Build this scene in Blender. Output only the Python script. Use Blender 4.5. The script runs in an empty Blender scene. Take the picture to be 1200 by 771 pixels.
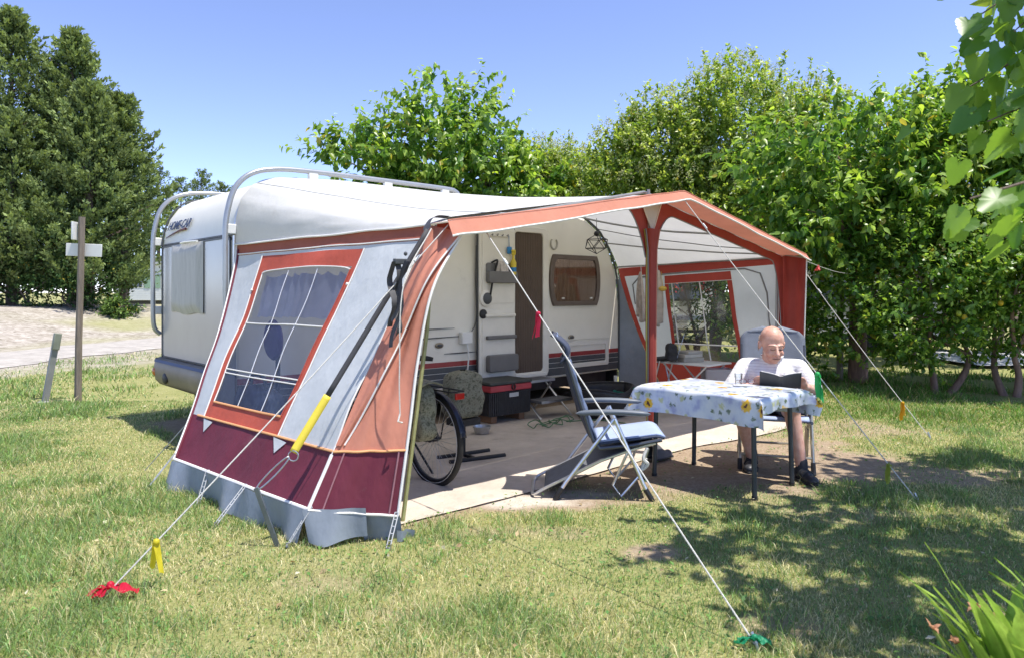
import bpy, bmesh, math, random
import numpy as np
from mathutils import Vector, Matrix, Quaternion, Euler
R = math.radians
sc = bpy.context.scene
col = sc.collection
random.seed(7)
RNG = np.random.default_rng(11)

# ------------------------------------------------------------------ camera
cd = bpy.data.cameras.new('camera'); cam = bpy.data.objects.new('camera', cd); col.objects.link(cam)
cam.location = (0, 0, 1.45); cam.rotation_euler = (R(90), 0, 0)
cd.sensor_width = 36; cd.lens = 24.9; cd.shift_y = -0.0354
cd.clip_start = 0.05; cd.clip_end = 3000
cd.dof.use_dof = True; cd.dof.focus_distance = 6.5; cd.dof.aperture_fstop = 4.5
sc.camera = cam
# ------------------------------------------------------------------ sky, sun, exposure
SUN = Vector((0.313, -0.121, 1.0)).normalized()
w = bpy.data.worlds.new('World'); sc.world = w; w.use_nodes = True
nt = w.node_tree; nt.nodes.clear()
sky = nt.nodes.new('ShaderNodeTexSky'); sky.sky_type = 'NISHITA'; sky.sun_disc = False
sky.sun_elevation = math.asin(SUN.z); sky.sun_rotation = math.atan2(SUN.x, SUN.y)
sky.air_density = 0.50; sky.dust_density = 0.0; sky.ozone_density = 3.0; sky.altitude = 0
bg = nt.nodes.new('ShaderNodeBackground'); bg.inputs[1].default_value = 0.15
wo = nt.nodes.new('ShaderNodeOutputWorld')
tn = nt.nodes.new('ShaderNodeMix'); tn.data_type = 'RGBA'; tn.blend_type = 'MULTIPLY'; tn.inputs[0].default_value = 1; tn.inputs[7].default_value = (1.12, .94, .96, 1)
nt.links.new(sky.outputs[0], tn.inputs[6]); nt.links.new(tn.outputs[2], bg.inputs[0]); nt.links.new(bg.outputs[0], wo.inputs[0])
sl = bpy.data.lights.new('sun', 'SUN'); sl.energy = 2.8; sl.angle = R(0.5); sl.color = (1.0, 0.95, 0.87)
so = bpy.data.objects.new('sun', sl); col.objects.link(so)
so.location = (8, -3, 25); so.rotation_euler = (-SUN).to_track_quat('-Z', 'Y').to_euler()
sc.view_settings.view_transform = 'Standard'; sc.view_settings.look = 'None'
sc.view_settings.exposure = 1.36; sc.view_settings.gamma = 1.0
sc.view_settings.use_curve_mapping = False
try:
    sc.cycles.max_bounces = 8; sc.cycles.transparent_max_bounces = 24
    sc.cycles.diffuse_bounces = 4; sc.cycles.glossy_bounces = 3; sc.cycles.transmission_bounces = 6
    sc.cycles.caustics_reflective = False; sc.cycles.caustics_refractive = False
except Exception: pass

# ------------------------------------------------------------------ materials
def ramp(nt, fac, stops):
    r = nt.nodes.new('ShaderNodeValToRGB'); e = r.color_ramp.elements
    while len(e) > 1: e.remove(e[-1])
    e[0].position = stops[0][0]; e[0].color = (*stops[0][1], 1)
    for p, c in stops[1:]:
        k = e.new(p); k.color = (*c, 1)
    nt.links.new(fac, r.inputs[0]); return r.outputs[0]
def coords(nt, kind='Object', scale=(1, 1, 1)):
    tc = nt.nodes.new('ShaderNodeTexCoord'); mp = nt.nodes.new('ShaderNodeMapping')
    mp.inputs['Scale'].default_value = scale
    nt.links.new(tc.outputs[kind], mp.inputs[0]); return mp.outputs[0]
def noise(nt, vec, scale, detail=4, rough=.6):
    n = nt.nodes.new('ShaderNodeTexNoise'); n.inputs['Scale'].default_value = scale
    n.inputs['Detail'].default_value = detail; n.inputs['Roughness'].default_value = rough
    nt.links.new(vec, n.inputs['Vector']); return n.outputs[0]
def mixc(nt, fac, a, b, mode='MIX'):
    m = nt.nodes.new('ShaderNodeMix'); m.data_type = 'RGBA'; m.blend_type = mode
    for s, v in ((m.inputs[0], fac), (m.inputs[6], a), (m.inputs[7], b)):
        if hasattr(v, 'is_linked'): nt.links.new(v, s)
        elif isinstance(v, (int, float)): s.default_value = v
        else: s.default_value = (*v, 1)
    return m.outputs[2]
MATS = {}
def pm(name, c, rough=.6, metal=0., var=.12, vs=6., bump=0., bs=60., trans=0., coat=0., spec=.4, dirt=None, stretch=(1, 1, 1), wr=0.):
    """Principled material: colour with worn variation, fine relief, optional light passing through cloth."""
    if name in MATS: return MATS[name]
    m = bpy.data.materials.new(name); m.use_nodes = True; nt = m.node_tree
    p = nt.nodes['Principled BSDF']; out = nt.nodes['Material Output']
    v = coords(nt, 'Object', stretch)
    n = noise(nt, v, vs, 5, .65)
    dk = tuple(x * (1 - var) for x in c); lt = tuple(min(1, x * (1 + var)) for x in c)
    cc = ramp(nt, n, [(.3, dk), (.7, lt)])
    if dirt:
        dn = noise(nt, v, dirt[1], 6, .7)
        f = ramp(nt, dn, [(dirt[2], (0, 0, 0)), (dirt[2] + .22, (1, 1, 1))])
        cc = mixc(nt, f, cc, dirt[0])
    nt.links.new(cc, p.inputs['Base Color'])
    p.inputs['Roughness'].default_value = rough; p.inputs['Metallic'].default_value = metal
    p.inputs['Specular IOR Level'].default_value = spec
    if coat: p.inputs['Coat Weight'].default_value = coat; p.inputs['Coat Roughness'].default_value = .08
    if bump:
        b = nt.nodes.new('ShaderNodeBump'); b.inputs['Strength'].default_value = bump; b.inputs['Distance'].default_value = .01
        nt.links.new(noise(nt, v, bs, 4, .6), b.inputs['Height']); nt.links.new(b.outputs[0], p.inputs['Normal'])
        if wr:
            b2 = nt.nodes.new('ShaderNodeBump'); b2.inputs['Strength'].default_value = wr; b2.inputs['Distance'].default_value = .05
            nt.links.new(noise(nt, coords(nt, 'Object', (1.6, 1.6, .8)), 4.5, 3, .55), b2.inputs['Height']); nt.links.new(b2.outputs[0], b.inputs['Normal'])
    if trans:
        t = nt.nodes.new('ShaderNodeBsdfTranslucent'); nt.links.new(cc, t.inputs[0])
        mx = nt.nodes.new('ShaderNodeMixShader'); mx.inputs[0].default_value = trans
        nt.links.new(p.outputs[0], mx.inputs[1]); nt.links.new(t.outputs[0], mx.inputs[2]); nt.links.new(mx.outputs[0], out.inputs[0])
    MATS[name] = m; return m
def leafmat(name, trans=.32, rough=.42, spec=.35):
    if name in MATS: return MATS[name]
    m = bpy.data.materials.new(name); m.use_nodes = True; nt = m.node_tree
    p = nt.nodes['Principled BSDF']; out = nt.nodes['Material Output']
    a = nt.nodes.new('ShaderNodeAttribute'); a.attribute_name = 'Col'
    nt.links.new(a.outputs[0], p.inputs['Base Color'])
    p.inputs['Roughness'].default_value = rough; p.inputs['Specular IOR Level'].default_value = spec
    t = nt.nodes.new('ShaderNodeBsdfTranslucent')
    nt.links.new(mixc(nt, 1., a.outputs[0], (1.5, 1.5, .75), 'MULTIPLY'), t.inputs[0])
    mx = nt.nodes.new('ShaderNodeMixShader'); mx.inputs[0].default_value = trans
    nt.links.new(p.outputs[0], mx.inputs[1]); nt.links.new(t.outputs[0], mx.inputs[2]); nt.links.new(mx.outputs[0], out.inputs[0])
    MATS[name] = m; return m
def glassmat(name, tint=(.9, .93, .95), haze=.06, hazecol=(.7, .75, .8), gloss=.10, rough=.06, wr=0.):
    if name in MATS: return MATS[name]
    m = bpy.data.materials.new(name); m.use_nodes = True; nt = m.node_tree
    nt.nodes.remove(nt.nodes['Principled BSDF']); out = nt.nodes['Material Output']
    t = nt.nodes.new('ShaderNodeBsdfTransparent'); t.inputs[0].default_value = (*tint, 1)
    g = nt.nodes.new('ShaderNodeBsdfGlossy'); g.inputs['Roughness'].default_value = rough
    d = nt.nodes.new('ShaderNodeBsdfDiffuse'); d.inputs[0].default_value = (*hazecol, 1)
    lw = nt.nodes.new('ShaderNodeLayerWeight'); lw.inputs[0].default_value = .35
    mm = nt.nodes.new('ShaderNodeMath'); mm.operation = 'MULTIPLY_ADD'; mm.inputs[1].default_value = .6; mm.inputs[2].default_value = gloss
    nt.links.new(lw.outputs['Fresnel'], mm.inputs[0])
    m1 = nt.nodes.new('ShaderNodeMixShader'); m1.inputs[0].default_value = haze
    nt.links.new(t.outputs[0], m1.inputs[1]); nt.links.new(d.outputs[0], m1.inputs[2])
    m2 = nt.nodes.new('ShaderNodeMixShader'); nt.links.new(mm.outputs[0], m2.inputs[0])
    nt.links.new(m1.outputs[0], m2.inputs[1]); nt.links.new(g.outputs[0], m2.inputs[2]); nt.links.new(m2.outputs[0], out.inputs[0])
    if wr:
        b = nt.nodes.new('ShaderNodeBump'); b.inputs['Strength'].default_value = wr; b.inputs['Distance'].default_value = .02
        nt.links.new(noise(nt, coords(nt, 'Object'), 9, 5, .6), b.inputs['Height']); nt.links.new(b.outputs[0], g.inputs['Normal'])
    MATS[name] = m; return m

# ------------------------------------------------------------------ mesh helpers
def tag(o, label=None, cat=None, group=None, kind=None):
    if label: o['label'] = label
    if cat: o['category'] = cat
    if group: o['group'] = group
    if kind: o['kind'] = kind
    return o
def thing(name, label, cat, loc=(0, 0, 0), rz=0, group=None):
    o = bpy.data.objects.new(name, None); col.objects.link(o); o.empty_display_size = .1
    o.location = loc; o.rotation_euler = (0, 0, rz)
    return tag(o, label, cat, group)
def finish(me, mat, smooth, ang):
    if mat: me.materials.append(mat)
    if smooth:
        me.shade_smooth()
        try: me.set_sharp_from_angle(angle=R(ang))
        except Exception: pass
class MB:
    def __init__(s): s.v = []; s.f = []
    def add(s, V, F):
        o = len(s.v); s.v += [tuple(p) for p in V]; s.f += [tuple(i + o for i in f) for f in F]; return s
    def box(s, c, d, rot=None):
        M = rot.to_matrix() if hasattr(rot, 'to_matrix') else rot
        V = []
        for x in (-.5, .5):
            for y in (-.5, .5):
                for z in (-.5, .5):
                    p = Vector((x * d[0], y * d[1], z * d[2]))
                    if M: p = M @ p
                    V.append(p + Vector(c))
        return s.add(V, [(0, 1, 3, 2), (4, 6, 7, 5), (0, 4, 5, 1), (2, 3, 7, 6), (0, 2, 6, 4), (1, 5, 7, 3)])
    def b2(s, lo, hi): return s.box([(a + b) / 2 for a, b in zip(lo, hi)], [abs(b - a) for a, b in zip(lo, hi)])
    def tube(s, path, r, n=8, closed=False, flat=None):
        P = [Vector(p) for p in path]; m = len(P)
        rr = r if isinstance(r, (list, tuple)) else [r] * m
        V = []; F = []; up = None
        for i, p in enumerate(P):
            if closed: d = P[(i + 1) % m] - P[i - 1]
            else: d = P[min(i + 1, m - 1)] - P[max(i - 1, 0)]
            if d.length < 1e-9: d = Vector((0, 0, 1))
            d.normalize()
            if up is None:
                a = Vector((0, 0, 1)) if abs(d.z) < .9 else Vector((1, 0, 0))
                x = d.cross(a).normalized()
            else:
                x = (up - d * up.dot(d)); x = x.normalized() if x.length > 1e-6 else d.orthogonal().normalized()
            up = x; y = d.cross(x)
            for k in range(n):
                an = 2 * math.pi * k / n
                V.append(p + x * math.cos(an) * rr[i] + y * math.sin(an) * rr[i] * (flat or 1))
        for i in range(m if closed else m - 1):
            j = (i + 1) % m
            for k in range(n):
                F.append((i * n + k, i * n + (k + 1) % n, j * n + (k + 1) % n, j * n + k))
        if not closed: F += [tuple(range(n - 1, -1, -1)), tuple((m - 1) * n + k for k in range(n))]
        return s.add(V, F)
    def lathe(s, prof, c=(0, 0, 0), n=16, M=None, sx=1., sy=1.):
        V = []; F = []; m = len(prof)
        for r, z in prof:
            for k in range(n):
                a = 2 * math.pi * k / n; p = Vector((r * math.cos(a) * sx, r * math.sin(a) * sy, z))
                if M: p = M @ p
                V.append(p + Vector(c))
        for i in range(m - 1):
            for k in range(n): F.append((i * n + k, i * n + (k + 1) % n, (i + 1) * n + (k + 1) % n, (i + 1) * n + k))
        F += [tuple(range(n - 1, -1, -1)), tuple((m - 1) * n + k for k in range(n))]
        return s.add(V, F)
    def grid(s, fn, nu, nv, u0=0, u1=1, v0=0, v1=1):
        V = [fn(u0 + (u1 - u0) * i / nu, v0 + (v1 - v0) * j / nv) for i in range(nu + 1) for j in range(nv + 1)]
        F = [(i * (nv + 1) + j, (i + 1) * (nv + 1) + j, (i + 1) * (nv + 1) + j + 1, i * (nv + 1) + j + 1) for i in range(nu) for j in range(nv)]
        return s.add(V, F)
    def prism(s, poly, lo, hi, fn):
        """poly of 2-D points pushed from depth lo to hi; fn(a, b, depth) -> point"""
        n = len(poly)
        V = [fn(a, b, lo) for a, b in poly] + [fn(a, b, hi) for a, b in poly]
        F = [tuple(range(n)), tuple(range(2 * n - 1, n - 1, -1))] + [(i, i + n, (i + 1) % n + n, (i + 1) % n) for i in range(n)]
        return s.add(V, F)
    def sphere(s, c, r, n=12, M=None):
        if not isinstance(r, (tuple, list)): r = (r, r, r)
        m = n // 2; V = []; F = []
        def T(p):
            p = Vector(p); p = M @ p if M else p
            return p + Vector(c)
        V.append(T((0, 0, -r[2])))
        for i in range(1, m):
            t = math.pi * i / m - math.pi / 2
            for k in range(n):
                a = 2 * math.pi * k / n
                V.append(T((math.cos(t) * math.cos(a) * r[0], math.cos(t) * math.sin(a) * r[1], math.sin(t) * r[2])))
        V.append(T((0, 0, r[2]))); L = len(V) - 1
        for k in range(n):
            F.append((0, 1 + (k + 1) % n, 1 + k)); F.append((L, L - n + k, L - n + (k + 1) % n))
        for i in range(m - 2):
            for k in range(n): F.append((1 + i * n + k, 1 + i * n + (k + 1) % n, 1 + (i + 1) * n + (k + 1) % n, 1 + (i + 1) * n + k))
        return s.add(V, F)
    def capsule(s, a, ra, b, rb, n=12):
        a = Vector(a); b = Vector(b); d = (b - a); L = d.length; d.normalize()
        prof = []
        for i in range(5): t = math.pi / 2 * i / 4.; prof.append((ra * max(math.sin(t), .02), -ra * math.cos(t)))
        for i in range(5): t = math.pi / 2 * i / 4.; prof.append((rb * max(math.cos(t), .02), L + rb * math.sin(t)))
        return s.lathe(prof, a, n, d.to_track_quat('Z', 'Y').to_matrix())
    def build(s, name, mat, parent=None, smooth=True, ang=40, bevel=0, solid=0, loc=None, world=False, label=None, bseg=2, sub=0):
        me = bpy.data.meshes.new(name)
        V = s.v
        off = None
        if world and parent is not None:
            r = parent
            while r.parent: r = r.parent
            off = r.location
        if loc is not None: off = Vector(loc)
        if off is not None: V = [(x - off[0], y - off[1], z - off[2]) for x, y, z in V]
        me.from_pydata(V, [], s.f); me.update()
        bm = bmesh.new(); bm.from_mesh(me); bmesh.ops.recalc_face_normals(bm, faces=bm.faces); bm.to_mesh(me); bm.free()
        finish(me, mat, smooth, ang)
        o = bpy.data.objects.new(name, me); col.objects.link(o)
        if loc is not None: o.location = loc
        if parent is not None: o.parent = parent
        if bevel:
            m = o.modifiers.new('bevel', 'BEVEL'); m.width = bevel; m.segments = bseg; m.limit_method = 'ANGLE'; m.angle_limit = R(35)
        if solid:
            m = o.modifiers.new('solid', 'SOLIDIFY'); m.thickness = solid; m.offset = 0
        if sub:
            m = o.modifiers.new('sub', 'SUBSURF'); m.levels = sub; m.render_levels = sub
        if label: o['label'] = label
        return o
def lerp(a, b, t): return a + (b - a) * t
def V3(a, b, t): return Vector(a) + (Vector(b) - Vector(a)) * t
def bez(pts, n=16):
    """Catmull-Rom through the points"""
    P = [Vector(p) for p in pts]; P = [2 * P[0] - P[1]] + P + [2 * P[-1] - P[-2]]; out = []
    for i in range(1, len(P) - 2):
        for k in range(n):
            t = k / n; a, b, c, d = P[i - 1], P[i], P[i + 1], P[i + 2]
            out.append(.5 * ((2 * b) + (c - a) * t + (2 * a - 5 * b + 4 * c - d) * t * t + (3 * b - a - 3 * c + d) * t ** 3))
    out.append(P[-2]); return out
def fastmesh(name, V, F, mat, cols=None, parent=None, loc=(0, 0, 0), smooth=False):
    """numpy arrays (n,3) and triangles (m,3) -> object; cols per vertex"""
    me = bpy.data.meshes.new(name); n = len(V); m = len(F)
    me.vertices.add(n); me.vertices.foreach_set('co', np.asarray(V - np.array(loc), np.float32).ravel())
    k = F.shape[1]
    me.loops.add(m * k); me.loops.foreach_set('vertex_index', np.asarray(F, np.int32).ravel())
    me.polygons.add(m); me.polygons.foreach_set('loop_start', np.arange(0, m * k, k, dtype=np.int32))
    try: me.polygons.foreach_set('loop_total', np.full(m, k, np.int32))
    except Exception: pass
    me.update(calc_edges=True)
    if cols is not None:
        a = me.color_attributes.new('Col', 'FLOAT_COLOR', 'POINT')
        c4 = np.ones((n, 4), np.float32); c4[:, :3] = cols; a.data.foreach_set('color', c4.ravel())
    if smooth: me.shade_smooth()
    me.materials.append(mat)
    o = bpy.data.objects.new(name, me); col.objects.link(o)
    if parent is not None: o.parent = parent
    else: o.location = loc
    return o
TAB = np.random.default_rng(3).random((256, 256))
def vn(x, y, s=1., o=0.):
    x = np.asarray(x, float) * s + o * 17.3; y = np.asarray(y, float) * s + o * 9.7
    xi = np.floor(x).astype(int); yi = np.floor(y).astype(int); fx = x - xi; fy = y - yi
    fx = fx * fx * (3 - 2 * fx); fy = fy * fy * (3 - 2 * fy)
    a = TAB[xi % 256, yi % 256]; b = TAB[(xi + 1) % 256, yi % 256]; c = TAB[xi % 256, (yi + 1) % 256]; d = TAB[(xi + 1) % 256, (yi + 1) % 256]
    return (a * (1 - fx) + b * fx) * (1 - fy) + (c * (1 - fx) + d * fx) * fy
def fbm(x, y, s=1., o=0.): return .5 * vn(x, y, s, o) + .3 * vn(x, y, s * 2.1, o + 1) + .2 * vn(x, y, s * 4.3, o + 2)
def sstep(a, b, x): t = np.clip((np.asarray(x, float) - a) / (b - a), 0, 1); return t * t * (3 - 2 * t)

# caravan frame: s along its side, t out towards the awning front
TH = math.atan2(830, 914); CT, ST = math.cos(TH), math.sin(TH); C0 = (-2.51, 6.42)
def W(s, t, z=0.): return Vector((C0[0] + s * CT + t * ST, C0[1] + s * ST - t * CT, z))
def st(X, Y):
    dx = X - C0[0]; dy = Y - C0[1]; return dx * CT + dy * ST, dx * ST - dy * CT
def Lc(s, t, z): return Vector((s, -t, z))
# ------------------------------------------------------------------ ground, road, lane
def road_d(X, Y):          # signed distance right of the gravel road's middle line
    return (X + 10.9 - .13 * (Y - 17) - .004 * np.clip(Y - 22, 0, 60) ** 2) * .99
def hz(X, Y):
    X = np.asarray(X, float); Y = np.asarray(Y, float)
    h = .03 * (fbm(X, Y, .7) - .5) * sstep(2.5, 4, Y)
    d = -road_d(X, Y)
    h = h + .95 * sstep(1.6, 9., d) * (1 - .6 * sstep(30, 50, Y)) * sstep(8, 15, Y)
    s_, t_ = st(X, Y)
    flat = sstep(-.5, .1, s_ + .4) * (1 - sstep(2.7, 3.1, t_)) * (1 - sstep(5.6, 6.2, s_)) * sstep(-2.6, -2.1, t_)
    return h * (1 - flat)
def blob(X, Y, cx, cy, rx, ry, n=.35):
    d = np.sqrt(((X - cx) / rx) ** 2 + ((Y - cy) / ry) ** 2) + n * (fbm(X, Y, 2.6, 3) - .5) * 2
    return 1 - sstep(.65, 1.1, d)
def soilmask(X, Y):
    m = np.zeros_like(np.asarray(X, float))
    for b in ((2.0, 6.25, 1.6, 1.25, .3, 1), (1.2, 5.55, .8, .55, .3, 1), (.05, 4.95, .75, .28, .35, 1), (.6, 5.1, .8, .3, .4, .85), (.78, 3.95, .2, .14, .3, .9), (3.4, 5.6, 1.0, .28, .5, .8),
              (2.2, 4.6, .5, .2, .5, .4), (1.15, 3.1, .25, .2, .5, .6), (-.9, 3.55, .3, .15, .6, .35), (-.45, 3.2, .3, .12, .6, .35), (3.3, 7.6, 1.1, .6, .4, .75), (-6.2, 9.5, .3, .25, .4, .7), (.05, 4.3, .5, .12, .6, .45)):
        m = np.maximum(m, b[5] * blob(X, Y, *b[:5]))
    s_, t_ = st(X, Y)
    m = np.maximum(m, sstep(-.4, .1, s_) * (1 - sstep(2.65, 2.95, t_)) * (1 - sstep(5.6, 6., s_)) * sstep(-2.4, -2., t_))
    return np.clip(m, 0, 1)
def gravelmask(X, Y):
    d = road_d(X, Y); n = (fbm(X, Y, .8, 5) - .5)
    g = sstep(4.3, 2.6, d + 3.2 * n) * .75
    g = np.maximum(g, sstep(2.2, 1.4, np.abs(d) + .8 * n))
    left = sstep(-1.6, -2.6, d)
    patch = 1 - .95 * sstep(.52, .62, fbm(X, Y, .33, 9)) * sstep(-8., -3.5, d)
    g = np.where(d < -1.6, np.maximum(g * (1 - left), left * np.clip(patch, 0, 1)), g)
    g = g * sstep(40, 27, Y + 3 * n)
    return np.clip(g * sstep(6.5, 9.5, Y), 0, 1)
def axis(lo, hi, st_, far):
    a = list(np.arange(lo, hi, st_)); b = []; q = st_; p = hi
    while p < far: b.append(p); p += q; q *= 1.16
    b.append(far); p = lo - st_; q = st_; c = []
    while p > -far: c.append(p); p -= q; q *= 1.16
    c.append(-far); return np.array(c[::-1] + a + b)
gx = axis(-7, 6, .075, 1500); gy = axis(1.5, 13, .075, 1500)
GX, GY = np.meshgrid(gx, gy, indexing='ij'); GZ = hz(GX, GY)
nx, ny = GX.shape
V = np.stack([GX, GY, GZ], -1).reshape(-1, 3)
idx = np.arange(nx * ny).reshape(nx, ny)
F = np.stack([idx[:-1, :-1], idx[1:, :-1], idx[1:, 1:], idx[:-1, 1:]], -1).reshape(-1, 4)
soil = soilmask(GX, GY).ravel(); grav = gravelmask(GX, GY).ravel(); dry = np.maximum(blob(GX, GY, .02, 4.93, .5, .14, .5), .7 * blob(GX, GY, .45, 5.1, .3, .1, .5)).ravel()
gm = bpy.data.materials.new('lawn_soil'); gm.use_nodes = True; nt = gm.node_tree; p = nt.nodes['Principled BSDF']
at = nt.nodes.new('ShaderNodeAttribute'); at.attribute_name = 'Col'
sp = nt.nodes.new('ShaderNodeSeparateColor'); nt.links.new(at.outputs[0], sp.inputs[0])
vv = coords(nt, 'Object'); n1 = noise(nt, vv, 3, 6, .7); n2 = noise(nt, vv, 45, 5, .7); n3 = noise(nt, vv, 14, 5, .75)
gr = ramp(nt, n1, [(.3, (.24, .25, .08)), (.5, (.35, .33, .14)), (.7, (.46, .41, .22))])
gr = mixc(nt, .5, gr, ramp(nt, n2, [(.3, (.07, .09, .02)), (.65, (.38, .39, .16))]))
ds = ramp(nt, n3, [(.3, (.26, .185, .12)), (.5, (.36, .27, .185)), (.72, (.47, .37, .27))])
ds = mixc(nt, .35, ds, ramp(nt, n2, [(.35, (.16, .11, .07)), (.65, (.52, .43, .33))]))
vo = nt.nodes.new('ShaderNodeTexVoronoi'); vo.inputs['Scale'].default_value = 9; nt.links.new(vv, vo.inputs['Vector'])
gv = ramp(nt, vo.outputs['Color'], [(.1, (.20, .175, .145)), (.5, (.36, .32, .27)), (.9, (.52, .475, .42))])
gv = mixc(nt, .3, gv, ramp(nt, noise(nt, vv, 1.1, 5, .7), [(.35, (.25, .22, .15)), (.65, (.6, .54, .47))]))
c1 = mixc(nt, sp.outputs[0], gr, ds); c1 = mixc(nt, sp.outputs[2], c1, ramp(nt, n3, [(.3, (.50, .43, .35)), (.7, (.68, .62, .54))])); c1 = mixc(nt, sp.outputs[1], c1, gv)
nt.links.new(c1, p.inputs['Base Color']); p.inputs['Roughness'].default_value = .95; p.inputs['Specular IOR Level'].default_value = .1
b = nt.nodes.new('ShaderNodeBump'); b.inputs['Strength'].default_value = .7; b.inputs['Distance'].default_value = .03
nt.links.new(n2, b.inputs['Height']); nt.links.new(b.outputs[0], p.inputs['Normal'])
ground = fastmesh('ground', V, F, gm, np.stack([soil, grav, dry], -1), smooth=True); tag(ground, kind='structure')

# pale gravel road that passes on the left
rm = pm('road_gravel', (.40, .37, .33), .95, var=.25, vs=2.2, bump=.6, bs=40, dirt=((.29, .26, .225), 6., .5))
YY = np.arange(7.5, 46, .5); cr = []
for y in YY:
    xc = -10.9 + .13 * (y - 17) + .004 * max(y - 22, 0) ** 2
    wd = 1.45 + .18 * math.sin(y * 1.1) + .1 * math.sin(y * 2.7)
    row = []
    for k in range(7):
        x = xc + lerp(-wd, wd, k / 6.)
        row.append((x, y, float(hz(x, y)) + .012 + .03 * math.sin(math.pi * k / 6)))
    cr.append(row)
m = MB(); m.grid(lambda u, v: cr[int(round(u))][int(round(v))], len(YY) - 1, 6, 0, len(YY) - 1, 0, 6)
tag(m.build('gravel_road', rm), kind='structure')
# paved lane beyond the trees on the right
lm = pm('lane_paving', (.46, .46, .47), .9, var=.15, vs=1.5, bump=.3, bs=30)
m = MB(); m.grid(lambda u, v: (9.0 + u * 32, 13.6 + v * 3.6 + 1.2 * math.sin(u * 3) - 3.0 * u, .06), 40, 4)
tag(m.build('paved_lane', lm), kind='structure')

# ------------------------------------------------------------------ grass
LEAFG = leafmat('grass_blade', .3, .55, .25)
def grass(name, label, n, xr, yr, lr, wd, seed, dens, colfn):
    g = np.random.default_rng(seed)
    x = g.uniform(*xr, n); y = yr[0] + (yr[1] - yr[0]) * g.random(n) ** 1.35
    keep = (np.abs(x) < .84 * y + 1.5)
    s_, t_ = st(x, y)
    keep &= ~((s_ > -.15) & (s_ < 5.6) & (t_ > -2.0) & (t_ < 2.66))
    keep &= g.random(n) < (1 - soilmask(x, y) * 1.02) * (1 - gravelmask(x, y) * .97) * dens(x, y)
    x = x[keep]; y = y[keep]; n = len(x); z = hz(x, y)
    tuft = fbm(x, y, 1.3, 6); big = sstep(.5, .72, tuft)
    ln = g.uniform(*lr, n) * (.6 + 1.3 * big) * (.6 + .8 * g.random(n) ** 2)
    az = g.uniform(0, 2 * np.pi, n); lean = g.uniform(.35, 1.75, n)
    dx = np.cos(az); dy = np.sin(az); w_ = wd * g.uniform(.7, 1.4, n) * (1 + .12 * np.clip(y - 3, 0, 10))
    px_, py_ = -dy, dx
    tw = g.uniform(0, np.pi, n); px_ = np.cos(tw); py_ = np.sin(tw)
    h1 = ln * .55; o1 = h1 * np.sin(lean * .5); z1 = h1 * np.cos(lean * .5)
    o2 = o1 + ln * .5 * np.sin(lean * 1.15); z2 = np.maximum(z1 + ln * .5 * np.cos(lean * 1.15), .004)
    P = np.empty((n, 5, 3)); 
    P[:, 0] = np.stack([x - px_ * w_, y - py_ * w_, z - .004], -1); P[:, 1] = np.stack([x + px_ * w_, y + py_ * w_, z - .004], -1)
    P[:, 2] = np.stack([x + dx * o1 - px_ * w_ * .8, y + dy * o1 - py_ * w_ * .8, z + z1], -1)
    P[:, 3] = np.stack([x + dx * o1 + px_ * w_ * .8, y + dy * o1 + py_ * w_ * .8, z + z1], -1)
    P[:, 4] = np.stack([x + dx * o2, y + dy * o2, z + z2], -1)
    b = np.arange(n)[:, None] * 5
    Fc = np.concatenate([b + np.array([[0, 1, 3]]), b + np.array([[0, 3, 2]]), b + np.array([[2, 3, 4]])], 0)
    c = colfn(x, y, g, big)
    C = np.repeat(c[:, None, :], 5, 1).reshape(-1, 3)
    return tag(fastmesh(name, P.reshape(-1, 3), Fc, LEAFG, C), label, 'grass', kind='stuff')
def lawncol(x, y, g, big):
    n = len(x)
    d = sstep(.42, .56, .55 * fbm(x, y, .62, 2) + .45 * fbm(x, y, 2.2, 7) + .12 * (g.random(n) - .5) - .14 * big)
    green = np.array([.19, .33, .085]) * (.45 + .95 * g.random((n, 1))); green[:, 0] += .06 * g.random(n); green[:, 2] += .06 * g.random(n)
    straw = np.array([.70, .63, .38]) * (.6 + .6 * g.random((n, 1)))
    mix = np.where(g.random(n) < .08 + .47 * d, 1., 0.)[:, None]
    return green * (1 - mix) + straw * mix
grass('lawn_grass', 'short patchy green and straw coloured lawn grass around the awning', 760000, (-7.8, 7.2), (2.5, 9.5), (.026, .055), .0016, 21,
      lambda x, y: .45 + .55 * sstep(.3, .5, fbm(x, y, .9, 4)), lawncol)
def weedcol(x, y, g, big):
    n = len(x); c = np.array([.13, .25, .05]) * (.6 + .8 * g.random((n, 1)))
    s_ = (g.random(n) < .2)[:, None]; return np.where(s_, np.array([.40, .36, .18]) * (.6 + .6 * g.random((n, 1))), c)
grass('tall_grass', 'taller lush grass and weeds under the trees at the edge of the pitch', 90000, (2.2, 12.5), (7.4, 14.5), (.06, .12), .0024, 22,
      lambda x, y: sstep(.3, .5, fbm(x, y, .8, 4)) * sstep(7.2, 8.4, y + .12 * (x - 4)) * sstep(13.6, 12.6, y + .08 * (x - 2)), weedcol)
grass('verge_grass', 'rough tufty grass beside the gravel road', 60000, (-12.5, -2.4), (8., 17), (.05, .10), .0028, 23,
      lambda x, y: sstep(.3, .55, fbm(x, y, .7, 4)), lawncol)

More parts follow.
